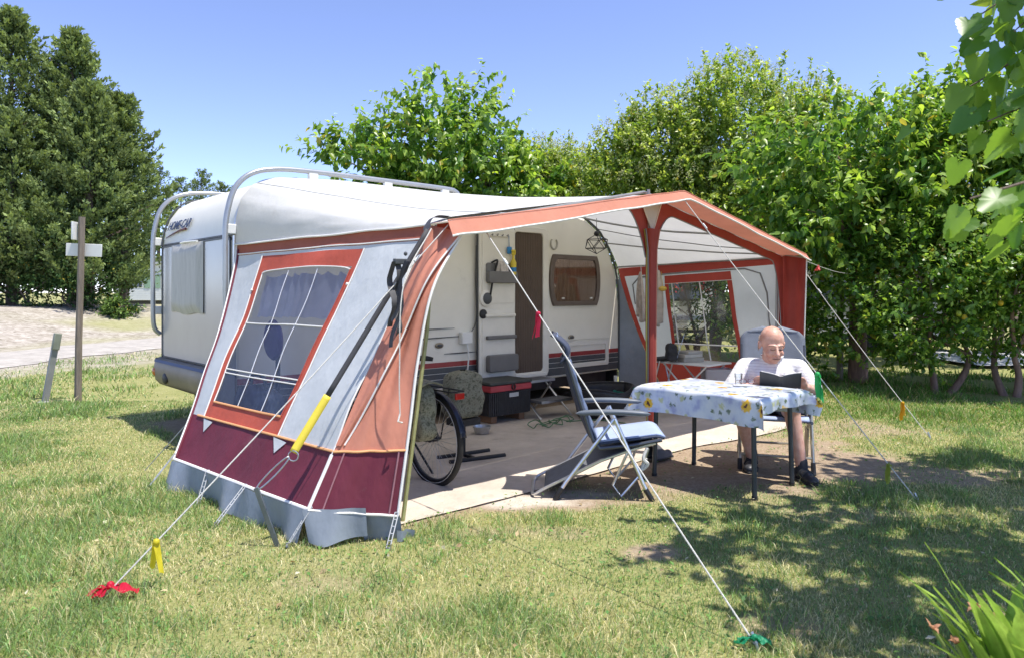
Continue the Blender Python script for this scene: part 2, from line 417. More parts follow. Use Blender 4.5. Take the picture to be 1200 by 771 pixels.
# fallen leaves and broad weed leaves scattered through the lawn
def litter(name, label, n, seed, cols, size, flat):
    g = np.random.default_rng(seed); x = g.uniform(-6.5, 6.5, n); y = 2.5 + 6.5 * g.random(n) ** 1.2; s_, t_ = st(x, y)
    k = ~((s_ > -.9) & (s_ < 5.6) & (t_ > -2.2) & (t_ < 2.7)) & (fbm(x, y, 1.1, 8) > .42); x = x[k]; y = y[k]; n = len(x); z = hz(x, y) + .012 + .02 * g.random(n)
    az = g.uniform(0, 6.28, n); d = np.stack([np.cos(az), np.sin(az), flat * g.normal(size=n)], -1); u = np.stack([.4 * g.normal(size=n), .4 * g.normal(size=n), np.ones(n)], -1)
    yv = d / np.linalg.norm(d, axis=-1, keepdims=True); xv = np.cross(yv, u); xv /= np.linalg.norm(xv, axis=-1, keepdims=True); zv = np.cross(xv, yv)
    tv = np.array([[0, 0, 0], [.28, .45, .08], [0, 1, .0], [-.28, .45, .08]]); sz = size * (.6 + .8 * g.random(n)); P = np.stack([x, y, z], -1)
    V = P[:, None] + sz[:, None, None] * (tv[None, :, 0:1] * xv[:, None] + tv[None, :, 1:2] * yv[:, None] + tv[None, :, 2:3] * zv[:, None])
    Fc = (np.arange(n)[:, None, None] * 4 + np.array([[0, 1, 2], [0, 2, 3]])[None]).reshape(-1, 3); c = np.array(cols)[g.integers(0, len(cols), n)] * (.7 + .6 * g.random((n, 1)))
    tag(fastmesh(name, V.reshape(-1, 3), Fc, LEAFG, np.repeat(c[:, None], 4, 1).reshape(-1, 3)), label, 'leaves', kind='stuff')
litter('fallen_leaves', 'dry fallen leaves and bits scattered over the lawn', 900, 31, [(.40, .30, .17), (.52, .44, .27), (.30, .20, .11), (.60, .56, .42)], .035, .25)
litter('clover_weeds', 'broad green weed leaves scattered through the lawn', 9000, 32, [(.13, .26, .06), (.18, .32, .08), (.10, .21, .06)], .026, .35)
# ------------------------------------------------------------------ shared materials
CREAM = pm('caravan_cream', (.77, .74, .645), .38, var=.04, vs=3, bump=.04, bs=90, dirt=((.55, .52, .45), 2.2, .62))
CREAM2 = pm('door_cream', (.74, .71, .63), .45, var=.05, vs=6)
FRONTP = pm('caravan_front_panel', (.45, .43, .39), .34, var=.08, vs=2.2, spec=.5, dirt=((.36, .35, .32), 2.5, .55))
BROWN = pm('window_frame_brown', (.13, .10, .08), .45, var=.15)
DGREY = pm('dark_grey_trim', (.07, .075, .08), .5, var=.2)
REDST = pm('red_stripe', (.28, .035, .035), .4, var=.15)
WHITEP = pm('white_plastic', (.72, .72, .69), .4, var=.04)
ALU = pm('aluminium_tube', (.66, .67, .69), .32, .9, var=.07, vs=20)
STEEL = pm('galvanised_steel', (.5, .51, .52), .38, .9, var=.15, vs=25)
CHROME = pm('polished_bumper', (.20, .165, .13), .45, .0, var=.25, vs=2, spec=.3)
NAVYST = pm('navy_stripe', (.02, .025, .07), .35)
AMBER = pm('amber_lamp', (.55, .16, .03), .2, spec=.6)
BLACKP = pm('black_plastic', (.022, .022, .024), .5, var=.3, vs=12, bump=.1, bs=120)
BLACKF = pm('black_fabric', (.03, .031, .034), .85, var=.25, vs=14, bump=.35, bs=180)
RUBBER = pm('black_rubber', (.018, .018, .018), .75, var=.3)
WHITEC = pm('white_roof_cloth', (.72, .715, .69), .8, var=.05, vs=2.2, bump=.12, bs=260, trans=.30, dirt=((.62, .60, .55), 1.6, .6), wr=.15)
PALEC = pm('pale_grey_cloth', (.60, .63, .65), .75, var=.05, vs=3, bump=.12, bs=260, trans=.26, wr=.25)
SALMON = pm('faded_terracotta_cloth', (.58, .235, .16), .78, var=.12, vs=2.4, bump=.15, bs=260, trans=.18, wr=.25)
REDC = pm('red_cloth', (.34, .055, .04), .75, var=.12, vs=3, bump=.15, bs=260, trans=.22, wr=.25)
BURG = pm('burgundy_cloth', (.135, .018, .036), .7, var=.15, vs=3, bump=.2, bs=260, trans=.08, dirt=((.21, .10, .10), 4., .62), wr=.25)
MUD = pm('grey_mudflap_vinyl', (.22, .25, .285), .45, var=.12, vs=4, bump=.1, bs=60, dirt=((.30, .30, .29), 5, .58), wr=.25)
PIPE = pm('white_piping', (.74, .72, .68), .7, var=.06)
OPIPE = pm('orange_piping', (.72, .36, .16), .7, var=.06)
ROPE = pm('white_rope', (.58, .565, .52), .85, var=.15, vs=60, bump=.4, bs=220)
CLEAR = glassmat('clear_vinyl', (.62, .65, .73), .025, (.62, .66, .78), .03, .10, .6)
SHEER = pm('sheer_curtain', (.70, .69, .74), .8, var=.06, vs=8, trans=.5)

def rr(x0, x1, y0, y1, r, n=5):
    out = []
    for cx, cy, a0 in ((x1 - r, y1 - r, 0), (x0 + r, y1 - r, 90), (x0 + r, y0 + r, 180), (x1 - r, y0 + r, 270)):
        for k in range(n + 1):
            a = R(a0 + 90 * k / n); out.append((cx + r * math.cos(a), cy + r * math.sin(a)))
    return out
def ring(m, outer, inner, lo, hi, fn):
    n = len(outer)
    V = [fn(a, b, d) for L, d in ((outer, hi), (inner, hi), (inner, lo), (outer, lo)) for a, b in L]
    F = []
    for q in range(4):
        for i in range(n):
            j = (i + 1) % n; q2 = (q + 1) % 4
            F.append((q * n + i, q * n + j, q2 * n + j, q2 * n + i))
    return m.add(V, F)
SIDE = lambda a, b, d: Vector((a, -d, b))         # on the long side: a = s, b = height, d = proud
FRNT = lambda a, b, d: Vector((-d, a, b))         # on the front: a = across (local y), b = height

# ------------------------------------------------------------------ caravan
car = thing('touring_caravan', 'cream touring caravan with silver roof rails, awning pitched along its side', 'caravan', (C0[0], C0[1], 0), TH)
prof = [(0, .44), (0, 1.95), (.02, 2.12), (.07, 2.27), (.16, 2.40), (.30, 2.49), (.55, 2.535), (1.2, 2.55), (3.2, 2.55), (4.3, 2.52), (4.72, 2.45), (5.02, 2.28), (5.24, 2.03), (5.38, 1.72), (5.45, 1.3), (5.46, .36), (3.6, .34), (1.0, .34), (.25, .36)]
m = MB(); m.prism(prof, 0, 2.14, lambda a, b, d: Vector((a, d, b)))
m.build('body', CREAM, car, ang=28, bevel=.035, bseg=3)
m = MB(); m.b2((.3, .12, .2), (5.3, 2.0, .36)); m.b2((2.3, 1.3, .02), (5.42, 2.1, .22)); m.build('chassis', BLACKP, car)  # chassis, plus a low box added to keep the underside dark
for y in (.08, 1.86):
    m = MB(); m.lathe([(.06, -.09), (.29, -.09), (.32, -.06), (.32, .06), (.29, .09), (.06, .09)], (1.75, y + .1, .32), 24, Matrix.Rotation(R(90), 3, 'X'))
    wh = m.build('wheel', RUBBER, car); m = MB(); m.lathe([(.02, -.1), (.2, -.095), (.2, .095), (.02, .1)], (1.75, y + .1, .32), 20, Matrix.Rotation(R(90), 3, 'X')); m.build('rim', STEEL, wh)
# front panels, window, cover
m = MB(); m.prism(rr(.03, 2.11, .74, 1.93, .03), .001, .012, FRNT); m.build('front_panel', FRONTP, car, bevel=.004)
m = MB(); ring(m, rr(.06, 2.08, .74, 1.965, .05), rr(.085, 2.055, .75, 1.945, .04), .011, .024, FRNT); fw = m.build('front_window_frame', DGREY, car)
m = MB(); m.prism(rr(.08, 2.06, .752, 1.95, .04), .012, .019, FRNT)
m.build('pane', pm('tinted_window', (.44, .42, .405), .22, var=.05, vs=1.5, spec=.7), fw)
m = MB()
def cover(u, v):
    y = .74 + u * .98; z = lerp(1.955, 1.235 + .012 * math.sin(u * 9), v)
    e = min(u, 1 - u, v, 1 - v)
    return (-.028 - .035 * min(1, e * 9) - .0022 * math.sin(y * 38 + 1.5 * math.sin(z * 5)) * v - .004 * v, y, z)
m.grid(cover, 44, 20); m.build('window_cover', pm('grey_vinyl_cover', (.46, .445, .41), .55, var=.12, vs=5, stretch=(1, 6, .7), dirt=((.33, .32, .29), 6, .55)), car)
m = MB(); m.tube([(-.05, .85, 1.958), (-.058, 1.2, 1.966), (-.05, 1.35, 1.962)], .012, 6); m.build('cover_batten', WHITEP, car)
m = MB(); m.b2((-.022, .0, 1.97), (.01, 2.14, 1.985)); m.build('trim_line', DGREY, car)
# front corner edges
for y in (.012, 2.128):
    m = MB(); m.tube(bez([(-.006, y, .7), (-.006, y, 1.5), (-.006, y, 1.95), (.014, y, 2.12), (.064, y, 2.275), (.155, y, 2.41), (.30, y, 2.50), (.6, y, 2.548)], 6), .010, 8)
    m.build('edge_trim', DGREY if y > 1 else ALU, car)
# bumper fairing
bp = [(.02, .45), (-.06, .44), (-.11, .49), (-.13, .58), (-.125, .66), (-.10, .72), (.02, .735)]
m = MB()
def bump_(u, v):
    k = int(round(v * 6)); y = -.03 + u * 2.24; e = min(u, 1 - u) * 2.24; q = min(1, e / .28); q = math.sqrt(max(0, 1 - (1 - q) ** 2))
    return (bp[k][0] * (q if bp[k][0] < 0 else 1), y, bp[k][1])
m.grid(bump_, 50, 6); bmp = m.build('front_bumper', CHROME, car, ang=60)
m = MB(); m.grid(lambda u, v: (lerp(-.105, -.122, v) * math.sqrt(max(0, 1 - (1 - min(1, min(u, 1 - u) * 2.24 / .28)) ** 2)) - .004, -.03 + u * 2.24, lerp(.722, .695, v)), 50, 1)
m.build('bumper_strip', NAVYST, bmp)
for y in (.06, 2.02):
    m = MB(); m.sphere((-.085, y, .585), (.06, .07, .06), 12); lp = m.build('marker_lamp', AMBER, bmp)
m = MB(); m.sphere((-.125, 1.62, .54), (.02, .08, .06), 12); m.build('fog_lamp', BLACKP, bmp)
# lettering on the front slope
def text_mesh(txt, size, name, mat, parent, M, extrude=.002, shear=0.):
    cu = bpy.data.curves.new(name, 'FONT'); cu.body = txt; cu.size = size; cu.extrude = extrude; cu.shear = shear; cu.offset = .0015
    to = bpy.data.objects.new(name + '_curve', cu); col.objects.link(to)
    dg = bpy.context.evaluated_depsgraph_get(); me = bpy.data.meshes.new_from_object(to.evaluated_get(dg))
    bpy.data.objects.remove(to); me.transform(M); me.materials.append(mat)
    o = bpy.data.objects.new(name, me); col.objects.link(o); o.parent = parent; return o
# local: text x -> -y (reads left to right from outside), text y -> up the slope
sl_ = Vector((.06, 0, .17)).normalized(); nx_ = Vector((0, -1, 0)); nn = nx_.cross(sl_)
M = Matrix(((nx_.x, sl_.x, nn.x, 0.004), (nx_.y, sl_.y, nn.y, 1.985), (nx_.z, sl_.z, nn.z, 2.135), (0, 0, 0, 1)))
text_mesh('HOME-CAR', .142, 'lettering', pm('navy_lettering', (.025, .04, .09), .4), car, M, .002, .12)
m = MB(); m.tube([(.002, 2.02 - .66 * u, 2.055 + .062 * math.sin(u * 1.5)) for u in [k / 14 for k in range(15)]], [.004 + .009 * k / 14 for k in range(15)], 6); m.build('swoosh', pm('maroon_line', (.10, .025, .03), .4), car)
# roof rails
for y in (-.02, 2.16):
    sgn = -1 if y < 1 else 1
    P = bez([(-.02, y, .98), (-.085, y, 1.08), (-.095, y, 1.4), (-.095, y, 1.95), (-.075, y, 2.18), (-.005, y, 2.40), (.15, y, 2.545), (.40, y, 2.61), (.8, y, 2.625), (1.6, y, 2.625), (2.35, y, 2.62), (2.5, y, 2.60), (2.56, y, 2.55)], 6)
    m = MB(); m.tube(P, .025, 10); rl = m.build('roof_rail', pm('rail_silver', (.40, .41, .42), .3, .5, var=.08), car, ang=80)
    for (x, z) in ((-.08, 2.02), (-.07, 1.25)):
        m = MB(); m.b2((-.09, y - .016, z - .045), (.0, y + .016, z + .045)); m.build('bracket', WHITEP, rl, bevel=.008)
    for x in (.75, 1.6, 2.35):
        m = MB(); m.b2((x - .05, y - .02, 2.54), (x + .05, y + .02, 2.62)); m.build('bracket', WHITEP, rl, bevel=.008)
m = MB(); m.b2((2.72, .35, 2.54), (3.1, .75, 2.60)); m.build('roof_vent', WHITEP, car, bevel=.02)
# stripes along the side
for (s0, s1) in ((.02, 2.82), (3.98, 5.43)):
    for nm, z0, z1, mt in (('red_stripe', .612, .668, REDST), ('grey_stripe', .545, .606, DGREY), ('grey_stripe', .48, .539, DGREY), ('grey_stripe', .38, .474, DGREY)):
        m = MB(); m.prism([(s0, z0), (s1, z0), (s1, z1), (s0, z1)], -.004, .004, SIDE); m.build(nm, mt, car)
for (a, b, z, cv) in ((1.3, 2.5, 1.045, .03), (1.2, 2.75, .95, .05), (2.35, 2.82, .76, .0)):
    m = MB(); m.tube([(lerp(a, b, k / 12), -.006, z - cv * (1 - k / 12) ** 2 * 1.2) for k in range(13)], [.003 + .012 * math.sin(math.pi * (k + .6) / 13) for k in range(13)], 6, flat=.5); m.build('side_trim', DGREY, car)
for (s, z) in ((2.28, .86), (4.44, .86)):
    m = MB(); m.sphere((s, -.012, z), (.06, .016, .032), 14); a = m.build('gas_vent', pm('vent_bronze', (.30, .26, .19), .4, .5), car); m = MB(); m.sphere((s, -.024, z), (.04, .01, .017), 12); m.build('vent_core', DGREY, a)
m = MB(); ring(m, rr(4.36, 5.2, .455, .80, .03), rr(4.42, 5.14, .515, .745, .02), -.002, .02, SIDE); m.build('service_hatch', CREAM2, car, bevel=.005)
m = MB(); m.tube([(4.3, -.02, .83), (5.22, -.02, .83)], .008, 6); m.build('hatch_rail', CREAM2, car)
m = MB(); m.b2((2.56, -.07, .86), (2.72, 0, 1.0)); sb = m.build('socket_box', WHITEP, car, bevel=.012)
m = MB(); m.tube(bez([(2.65, -.05, .86), (2.66, -.06, .7), (2.63, -.08, .5), (2.68, -.12, .28), (2.6, -.3, .05)], 8), .009, 6); m.build('cable', WHITEP, sb)
m = MB(); m.tube(bez([(2.72, -.03, .98), (2.8, -.03, 1.15), (2.79, -.03, 1.6), (2.8, -.03, 2.0)], 8), .005, 5); m.build('wire', DGREY, sb)
# side window
cx, cz = 4.52, 1.61
def barrel(hw, hh, bul, n=10):
    o = []
    for k in range(n + 1): t = -1 + 2 * k / n; o.append((cx + hw + bul * (1 - t * t) - .02 * abs(t) ** 6, cz + hh * t * (1 if abs(t) < 1 else 1)))
    for k in range(n + 1): t = 1 - 2 * k / n; o.append((cx - hw - bul * (1 - t * t) + .02 * abs(t) ** 6, cz + hh * t))
    return o
m = MB(); ring(m, barrel(.44, .335, .05), barrel(.385, .275, .04), -.004, .035, SIDE); wf = m.build('side_window', BROWN, car, bevel=.008)
m = MB(); m.prism(barrel(.39, .28, .04), .0205, .026, SIDE); m.build('pane', glassmat('smoked_pane', (.80, .72, .66), .06, (.3, .22, .18), -.02, .04), wf)
m = MB(); m.grid(lambda u, v: (cx - .40 + .80 * u, -.010 - .007 * math.sin(u * 75 + 2 * math.sin(u * 9)), cz - .27 + .54 * v), 120, 3); m.build('net_curtain', pm('brown_net_curtain', (.82, .68, .60), .85, var=.45, vs=5, stretch=(9, 1, .25)), wf)  # streaks in the curtain colour stand in for shading of the pleats
for s in (4.25, 4.8):
    m = MB(); m.b2((s, -.034, 1.365), (s + .04, -.02, 1.385)); m.build('window_latch', WHITEP, wf)
# doorway with pleated insect blind and the open door leaf
m = MB(); ring(m, rr(3.33, 4.0, .385, 2.265, .09), rr(3.41, 3.90, .46, 2.195, .05), -.004, .035, SIDE); df = m.build('door_frame', CREAM2, car, bevel=.01)
m = MB(); m.grid(lambda u, v: (3.405 + .5 * u, -.012 - .007 * abs(((u * 17) % 1) * 2 - 1), .455 + 1.745 * v), 68, 2); m.build('pleated_blind', pm('brown_blind', (.105, .075, .055), .75, var=.12, vs=5), df, smooth=False)
m = MB(); m.b2((3.36, -.05, .40), (3.96, 0, .445)); m.build('threshold', CREAM2, df, bevel=.008)
dl = MB(); dl.prism(rr(2.80, 3.37, .40, 2.235, .05), .045, .085, SIDE); door = dl.build('door_leaf', CREAM2, car, bevel=.012)
m = MB(); ring(m, rr(2.79, 3.38, .39, 2.245, .055), rr(2.815, 3.355, .415, 2.22, .045), .043, .07, SIDE); m.build('door_seal', DGREY, door)
def dbox(nm, s0, s1, z0, z1, d0, d1, mt, bv=.01):
    m = MB(); m.prism(rr(s0, s1, z0, z1, min(.03, (s1 - s0) * .3, (z1 - z0) * .3)), d0, d1, SIDE); return m.build(nm, mt, door, bevel=bv)
dbox('upper_panel', 2.84, 3.34, 1.32, 2.19, .085, .092, CREAM2); dbox('lower_panel', 2.84, 3.34, .44, 1.25, .085, .092, CREAM2)
GREYPL = pm('grey_pocket', (.16, .155, .15), .55, var=.1)
dbox('door_pocket', 2.89, 3.35, 1.56, 1.70, .092, .16, GREYPL); dbox('pocket_back', 2.89, 3.35, 1.66, 1.80, .092, .11, GREYPL)
dbox('door_bin', 2.89, 3.35, .52, .72, .092, .17, GREYPL); dbox('shelf_bar', 2.89, 3.35, .90, .945, .092, .14, GREYPL); dbox('door_ledge', 2.87, 3.34, 1.16, 1.2, .092, .13, CREAM2)
for (nm, s, z, r_, mt) in (('air_vent', 2.90, 1.38, .1, CREAM2), ('vent_grille', 2.90, 1.38, .07, DGREY), ('door_lock', 2.85, 1.20, .055, BLACKP)):
    m = MB(); m.lathe([(r_ * .2, 0), (r_, 0), (r_, .012), (r_ * .75, .024), (r_ * .2, .028)], (s, -.09 - (.012 if nm == 'vent_grille' else 0), z), 18, Matrix.Rotation(R(90), 3, 'X')); m.build(nm, mt, door)
for s in (2.98, 3.06, 3.14, 3.22):
    m = MB(); m.tube([(s, -.09, 2.13), (s, -.115, 2.125), (s, -.12, 2.145)], .006, 5); m.build('hook', DGREY, door)
m = MB(); m.tube([(2.95, -.1, 2.12), (3.25, -.1, 2.12)], .008, 5); m.build('hook_rail', CREAM2, door)
# horseshoe emblem beside the window, door number blank
m = MB(); m.tube([(4.12 + .06 * math.sin(R(a)), -.008, 2.08 - .07 * math.cos(R(a))) for a in range(-140, 141, 20)], .011, 6); m.build('horseshoe_emblem', pm('emblem_grey', (.38, .36, .31), .5), car)
m = MB(); m.tube(bez([(5.43, -.012, .36), (5.43, -.012, 1.3), (5.37, -.012, 1.72), (5.23, -.012, 2.03), (5.01, -.012, 2.285), (4.72, -.012, 2.455)], 6), .014, 6); m.build('awning_rail', DGREY, car)

# things that hang on the open door
def on_car(s, t, z): return W(s, t, z)
t_ = thing('door_tag', 'small blue tag hanging from a hook on the open caravan door', 'tag', on_car(3.24, .11, 2.1))
m = MB(); m.tube([W(3.24, .11, 2.13), W(3.24, .115, 1.99)], .004, 5); m.build('cord', pm('blue_cord', (.05, .15, .3), .6), t_, world=True)
m = MB(); m.box(W(3.24, .12, 1.955), (.07, .02, .085), Matrix.Rotation(TH, 3, 'Z')); m.build('tag_body', pm('blue_tag', (.03, .22, .5), .4), t_, world=True, bevel=.008)
b_ = thing('spray_bottle', 'yellow and blue spray bottle standing in the caravan door pocket', 'bottle', W(3.29, .13, 1.6))
m = MB(); m.lathe([(.02, 0), (.035, .005), (.037, .15), (.015, .2), (.015, .24)], W(3.29, .135, 1.66), 12); m.build('bottle_body', pm('yellow_plastic', (.68, .53, .05), .4), b_, world=True)
m = MB(); m.box(W(3.29, .14, 1.93), (.05, .03, .06)); m.box(W(3.27, .16, 1.95), (.06, .02, .025), Matrix.Rotation(TH, 3, 'Z')); m.build('trigger_head', pm('yellow_plastic', (.68, .53, .05), .4), b_, world=True, bevel=.006)
m = MB(); m.lathe([(.038, 0), (.039, .05)], W(3.29, .135, 1.70), 12); m.build('blue_band', pm('blue_tag', (.03, .22, .5), .4), b_, world=True)
p_ = MB(); p_.box(W(3.10, .13, 1.72), (.16, .01, .2), Euler((R(8), R(7), TH))); p_.box(W(3.14, .145, 1.70), (.12, .008, .2), Euler((R(4), R(-10), TH)))
tag(p_.build('magazine', pm('paper_print', (.55, .5, .46), .7, var=.3, vs=25), loc=W(3.1, .13, 1.6)), 'magazines tucked into the grey pocket of the caravan door', 'magazine')
m = MB(); c_ = W(2.98, .12, 1.74); m.tube(bez([W(2.97, .1, 1.80), W(3.03, .14, 1.83), W(3.0, .15, 1.74), W(2.97, .13, 1.6), W(2.94, .12, 1.42)], 8), .012, 6)
tag(m.build('headphone_cable', RUBBER, loc=c_), 'dark looped cable hanging down the open caravan door', 'cable')

# ------------------------------------------------------------------ awning
aw = thing('caravan_awning', 'terracotta, white and burgundy caravan awning with open front and plastic windows', 'awning', (C0[0], C0[1], 0), TH)
def pl(pts, k):
    for i in range(len(pts) - 1):
        if k <= pts[i + 1][0] or i == len(pts) - 2:
            t = (k - pts[i][0]) / (pts[i + 1][0] - pts[i][0]); return [lerp(a, b, t) for a, b in zip(pts[i][1:], pts[i + 1][1:])]
P0 = [(0, 0, 1.885), (.04, -.005, 2.1), (.075, .04, 2.29), (.12, .15, 2.44), (.17, .38, 2.535), (.27, 1.0, 2.575), (.55, 2.6, 2.575), (.78, 4.3, 2.54), (.86, 4.74, 2.465), (.91, 5.04, 2.29), (.95, 5.26, 2.04), (1, 5.42, 1.79)]
AP, EL, ER = 2.33, 1.915, 1.86
P1s = [(0, .36), (.04, .39), (.12, .52), (.2, .85), (.5, 2.75), (.85, 4.75), (1, 5.28)]
def zf(s): return lerp(EL, AP, (s - .36) / 2.39) if s < 2.75 else lerp(AP, ER, (s - 2.75) / 2.53)
def nz(x, y, s=1., o=0): return float(vn(x, y, s, o)) - .5
def roof(k, w):
    a = pl(P0, k); s1 = pl(P1s, k)[0]; p0 = Lc(a[0], .015, a[1]); p1 = Lc(s1, 2.52, zf(s1))
    p = p0 + (p1 - p0) * w
    ed = math.sin(math.pi * w)
    p.z -= .05 * ed * (1 - .3 * math.cos(k * 6.28 * 2)) * min(1, min(k, 1 - k) * 8)
    fold = math.exp(-((k - .07) / .05) ** 2)
    p.z += (.03 * nz(w * 9 + k * 30, k * 40, 1, 1) * fold + .012 * nz(w * 6, k * 14, 1, 2)) * min(1, w * 12) * min(1, (1 - w) * 8)
    p.x += .03 * nz(w * 7 - k * 22, k * 30, 1, 3) * fold * min(1, w * 10) * min(1, (1 - w) * 8)
    return p
m = MB(); m.grid(roof, 90, 36); m.build('roof', WHITEC, aw, ang=180)
m = MB(); m.tube([roof(0, j / 30) + Vector((-.008, 0, -.004)) for j in range(31)], .009, 6); m.build('eave_piping', PIPE, aw)
m = MB(); m.tube([roof(.13 + .10 * j / 30, j / 30) + Vector((0, 0, .004)) for j in range(31)], .004, 5); m.build('roof_seam', pm('seam_grey', (.55, .55, .53), .8), aw)
m = MB(); m.tube([roof(.90, j / 30) + Vector((0, 0, -.006)) for j in range(31)], .006, 5); m.build('roof_seam', pm('seam_dark', (.2, .2, .19), .8), aw)
# sun canopy in front of the poles
def canopy(k, w):
    s1 = pl(P1s, k)[0]; s = lerp(.30, 5.32, (s1 - .36) / 4.92)
    wv = .008 * nz(s * 4, w * 2, 1, 5) * w
    sg = -.02 * (1 - abs((s - 1.5) / 1.3)) if s < 2.75 else .0
    ov = .36 - .10 * abs(s - 2.75) / 2.5
    return Lc(lerp(s1, s, w), 2.523 + ov * w, zf(s1) + .004 - (.012 if s < 2.75 else -.004) * w + sg * w * .5 + wv)
m = MB(); m.grid(canopy, 90, 8); m.build('sun_canopy', SALMON, aw, ang=180)
def val(k, v):
    p = canopy(k, 1); return p + Vector((0, -.006 * math.sin(k * 50) * v - .006 - .05 * v, -lerp(.098, .062, min(1, max(0, (k - .15) * 2.2))) * v + .003 * math.sin(k * 23) * v))
m = MB(); m.grid(val, 90, 3); m.build('valance', SALMON, aw, ang=180)
m = MB(); m.tube([val(k / 90, 1) for k in range(91)], .008, 6); m.build('valance_piping', PIPE, aw)
m = MB(); m.b2((5.40, .02, .03), (5.44, 2.12, .36)); m.build('underside_blocker', BLACKP, car)  # dark panel added to hide sunlit grass under the caravan end
m = MB(); m.tube([canopy(k / 90, 1) + Vector((0, -.004, .006)) for k in range(91)], .005, 6); m.build('valance_piping', SALMON, aw)
# red header inside the front edge
def hd(s):
    if s < 2.70: return .035 + .5 * max(0, (s - 2.28) / .42) ** 2.6 + .25 * max(0, (.75 - s) / .4) ** 2
    if s > 2.80: return .095 + .44 * max(0, (3.15 - s) / .35) ** 2.2 + 1.1 * max(0, (s - 4.98) / .28) ** 2.4
    return .55
m = MB(); m.grid(lambda u, v: Lc(lerp(.4, 5.26, u), 2.535 + .004 * math.sin(u * 60), zf(lerp(.4, 5.26, u)) - .008 - hd(lerp(.4, 5.26, u)) * v), 150, 4); m.build('front_header', REDC, aw, ang=180)
for a, b in ((.4, 2.70), (2.80, 5.26)):
    m = MB(); m.tube([Lc(lerp(a, b, k / 60), 2.54, zf(lerp(a, b, k / 60)) - .008 - hd(lerp(a, b, k / 60))) for k in range(61)], .006, 5); m.build('header_piping', pm('grey_zip', (.22, .22, .22), .6), aw)
m = MB(); m.add([Lc(2.60, 2.55, 2.30), Lc(2.93, 2.55, 2.285), Lc(2.775, 2.56, 1.99), Lc(2.76, 2.575, 2.2)], [(0, 3, 2), (3, 1, 2), (0, 1, 3)]); m.build('gusset', WHITEC, aw)
m = MB(); m.tube([Lc(2.60, 2.555, 2.30), Lc(2.775, 2.565, 1.985), Lc(2.93, 2.555, 2.285)], .007, 5); m.build('gusset_piping', PIPE, aw)
# rolled-up front curtain tied to the centre pole
def roll(u, v):
    z = lerp(.16, 2.02, v); a = u * 2 * math.pi
    r = .046 + .009 * math.sin(a * 3 + 1.2 * math.sin(z * 1.5)) + .004 * math.sin(a * 7 + z * 2) + .03 * max(0, (z - 1.85) / .17)
    return Lc(2.755 + r * math.cos(a) * 1.05, 2.56 + r * math.sin(a) * .8, z)
m = MB(); m.grid(roll, 40, 24); rc = m.build('rolled_curtain', REDC, aw, ang=180)
for a0, mt in ((-.25, PIPE), (.15, SALMON), (.5, SALMON), (3.0, pm('grey_zip', (.22, .22, .22), .6)), (3.5, pm('yellow_strip', (.42, .42, .10), .6))):
    m = MB(); m.tube([roll(a0 / 6.283, v / 20) * 1.0 + Vector((math.cos(a0) * .004, -math.sin(a0) * .004, 0)) for v in range(21)], .007, 6); m.build('curtain_edge', mt, rc)
# poles
POLE = pm('awning_pole', (.33, .33, .14), .45, .3, var=.2, vs=20); POLEG = pm('awning_pole_grey', (.35, .35, .33), .45, .6)
m = MB(); m.tube([Lc(.04, 2.66, 0), Lc(.30, 2.56, 1.2), Lc(.40, 2.5, 1.9)], .014, 8); m.build('pole', POLE, aw)
m = MB(); m.tube([Lc(2.76, 2.53, 0), Lc(2.76, 2.53, 2.38)], .015, 8); m.build('pole', POLEG, aw)
m = MB(); m.tube([Lc(5.24, 2.46, 0), Lc(5.24, 2.48, 1.92)], .015, 8); m.build('pole', POLEG, aw)
m = MB(); m.tube([Lc(.42, 2.49, 1.90), Lc(2.75, 2.49, 2.36)], .013, 8); m.build('roof_pole', POLEG, aw)
m = MB(); m.tube([Lc(2.75, 2.49, 2.36), Lc(5.24, 2.49, 1.90)], .013, 8); m.build('roof_pole', POLEG, aw)
for (k0) in (.5, .74):
    m = MB(); m.tube([roof(k0, j / 12) + Vector((0, 0, -.03)) for j in range(13)], .011, 8); m.build('roof_pole', POLEG, aw)
m = MB(); m.tube([roof(.995, j / 12) + Vector((-.03, 0, -.01)) for j in range(13)], .011, 8); m.build('roof_pole', POLEG, aw)
m = MB(); m.tube([roof(.93, j / 12) + Vector((-.02, 0, -.03)) for j in range(13)], .009, 8); m.build('roof_pole', POLEG, aw)
# side walls
def wallfn(TB, TF, BB, BF, p0, amp, o, nrm):
    nrm = Vector(nrm)
    def fn(a, b, off=0.):
        p = p0 + (1 - p0) * a; bb = max(b, 0) ** p
        top = [lerp(x, y, a) for x, y in zip(TB, TF)]; bot = [lerp(x, y, a) for x, y in zip(BB, BF)]
        q = [lerp(top[0], bot[0], bb), lerp(top[1], bot[1], bb), lerp(top[2], bot[2], b)]
        w_ = amp * (nz(a * 5 + b * 2, b * 4 - a * 1.5, 1, o) + .5 * nz(a * 9, b * 7 + a * 5, 1, o + 1)) * min(1, 10 * max(0, b)) 
        return Lc(*q) + nrm * (off + w_)
    return fn
LWF = wallfn((.01, .02, 1.885), (.37, 2.505, 1.905), (-.75, .8, .2), (-.58, 2.62, .2), 1.3, .035, 4, (-.9, 0, .42))
RWF = wallfn((5.44, .0, 1.79), (5.27, 2.47, 1.9), (5.85, .45, .1), (5.5, 2.45, .1), 1.3, .03, 8, (.98, 0, .2))
def patch(fn, a0, a1, b0, b1, nm, mt, nu=24, nv=16, off=0., sol=0):
    f0 = a0 if callable(a0) else (lambda b: a0); f1 = a1 if callable(a1) else (lambda b: a1)
    m = MB(); m.grid(lambda u, v: fn(lerp(f0(lerp(b0, b1, v)), f1(lerp(b0, b1, v)), u), lerp(b0, b1, v), off), nu, nv); return m.build(nm, mt, aw, ang=180)
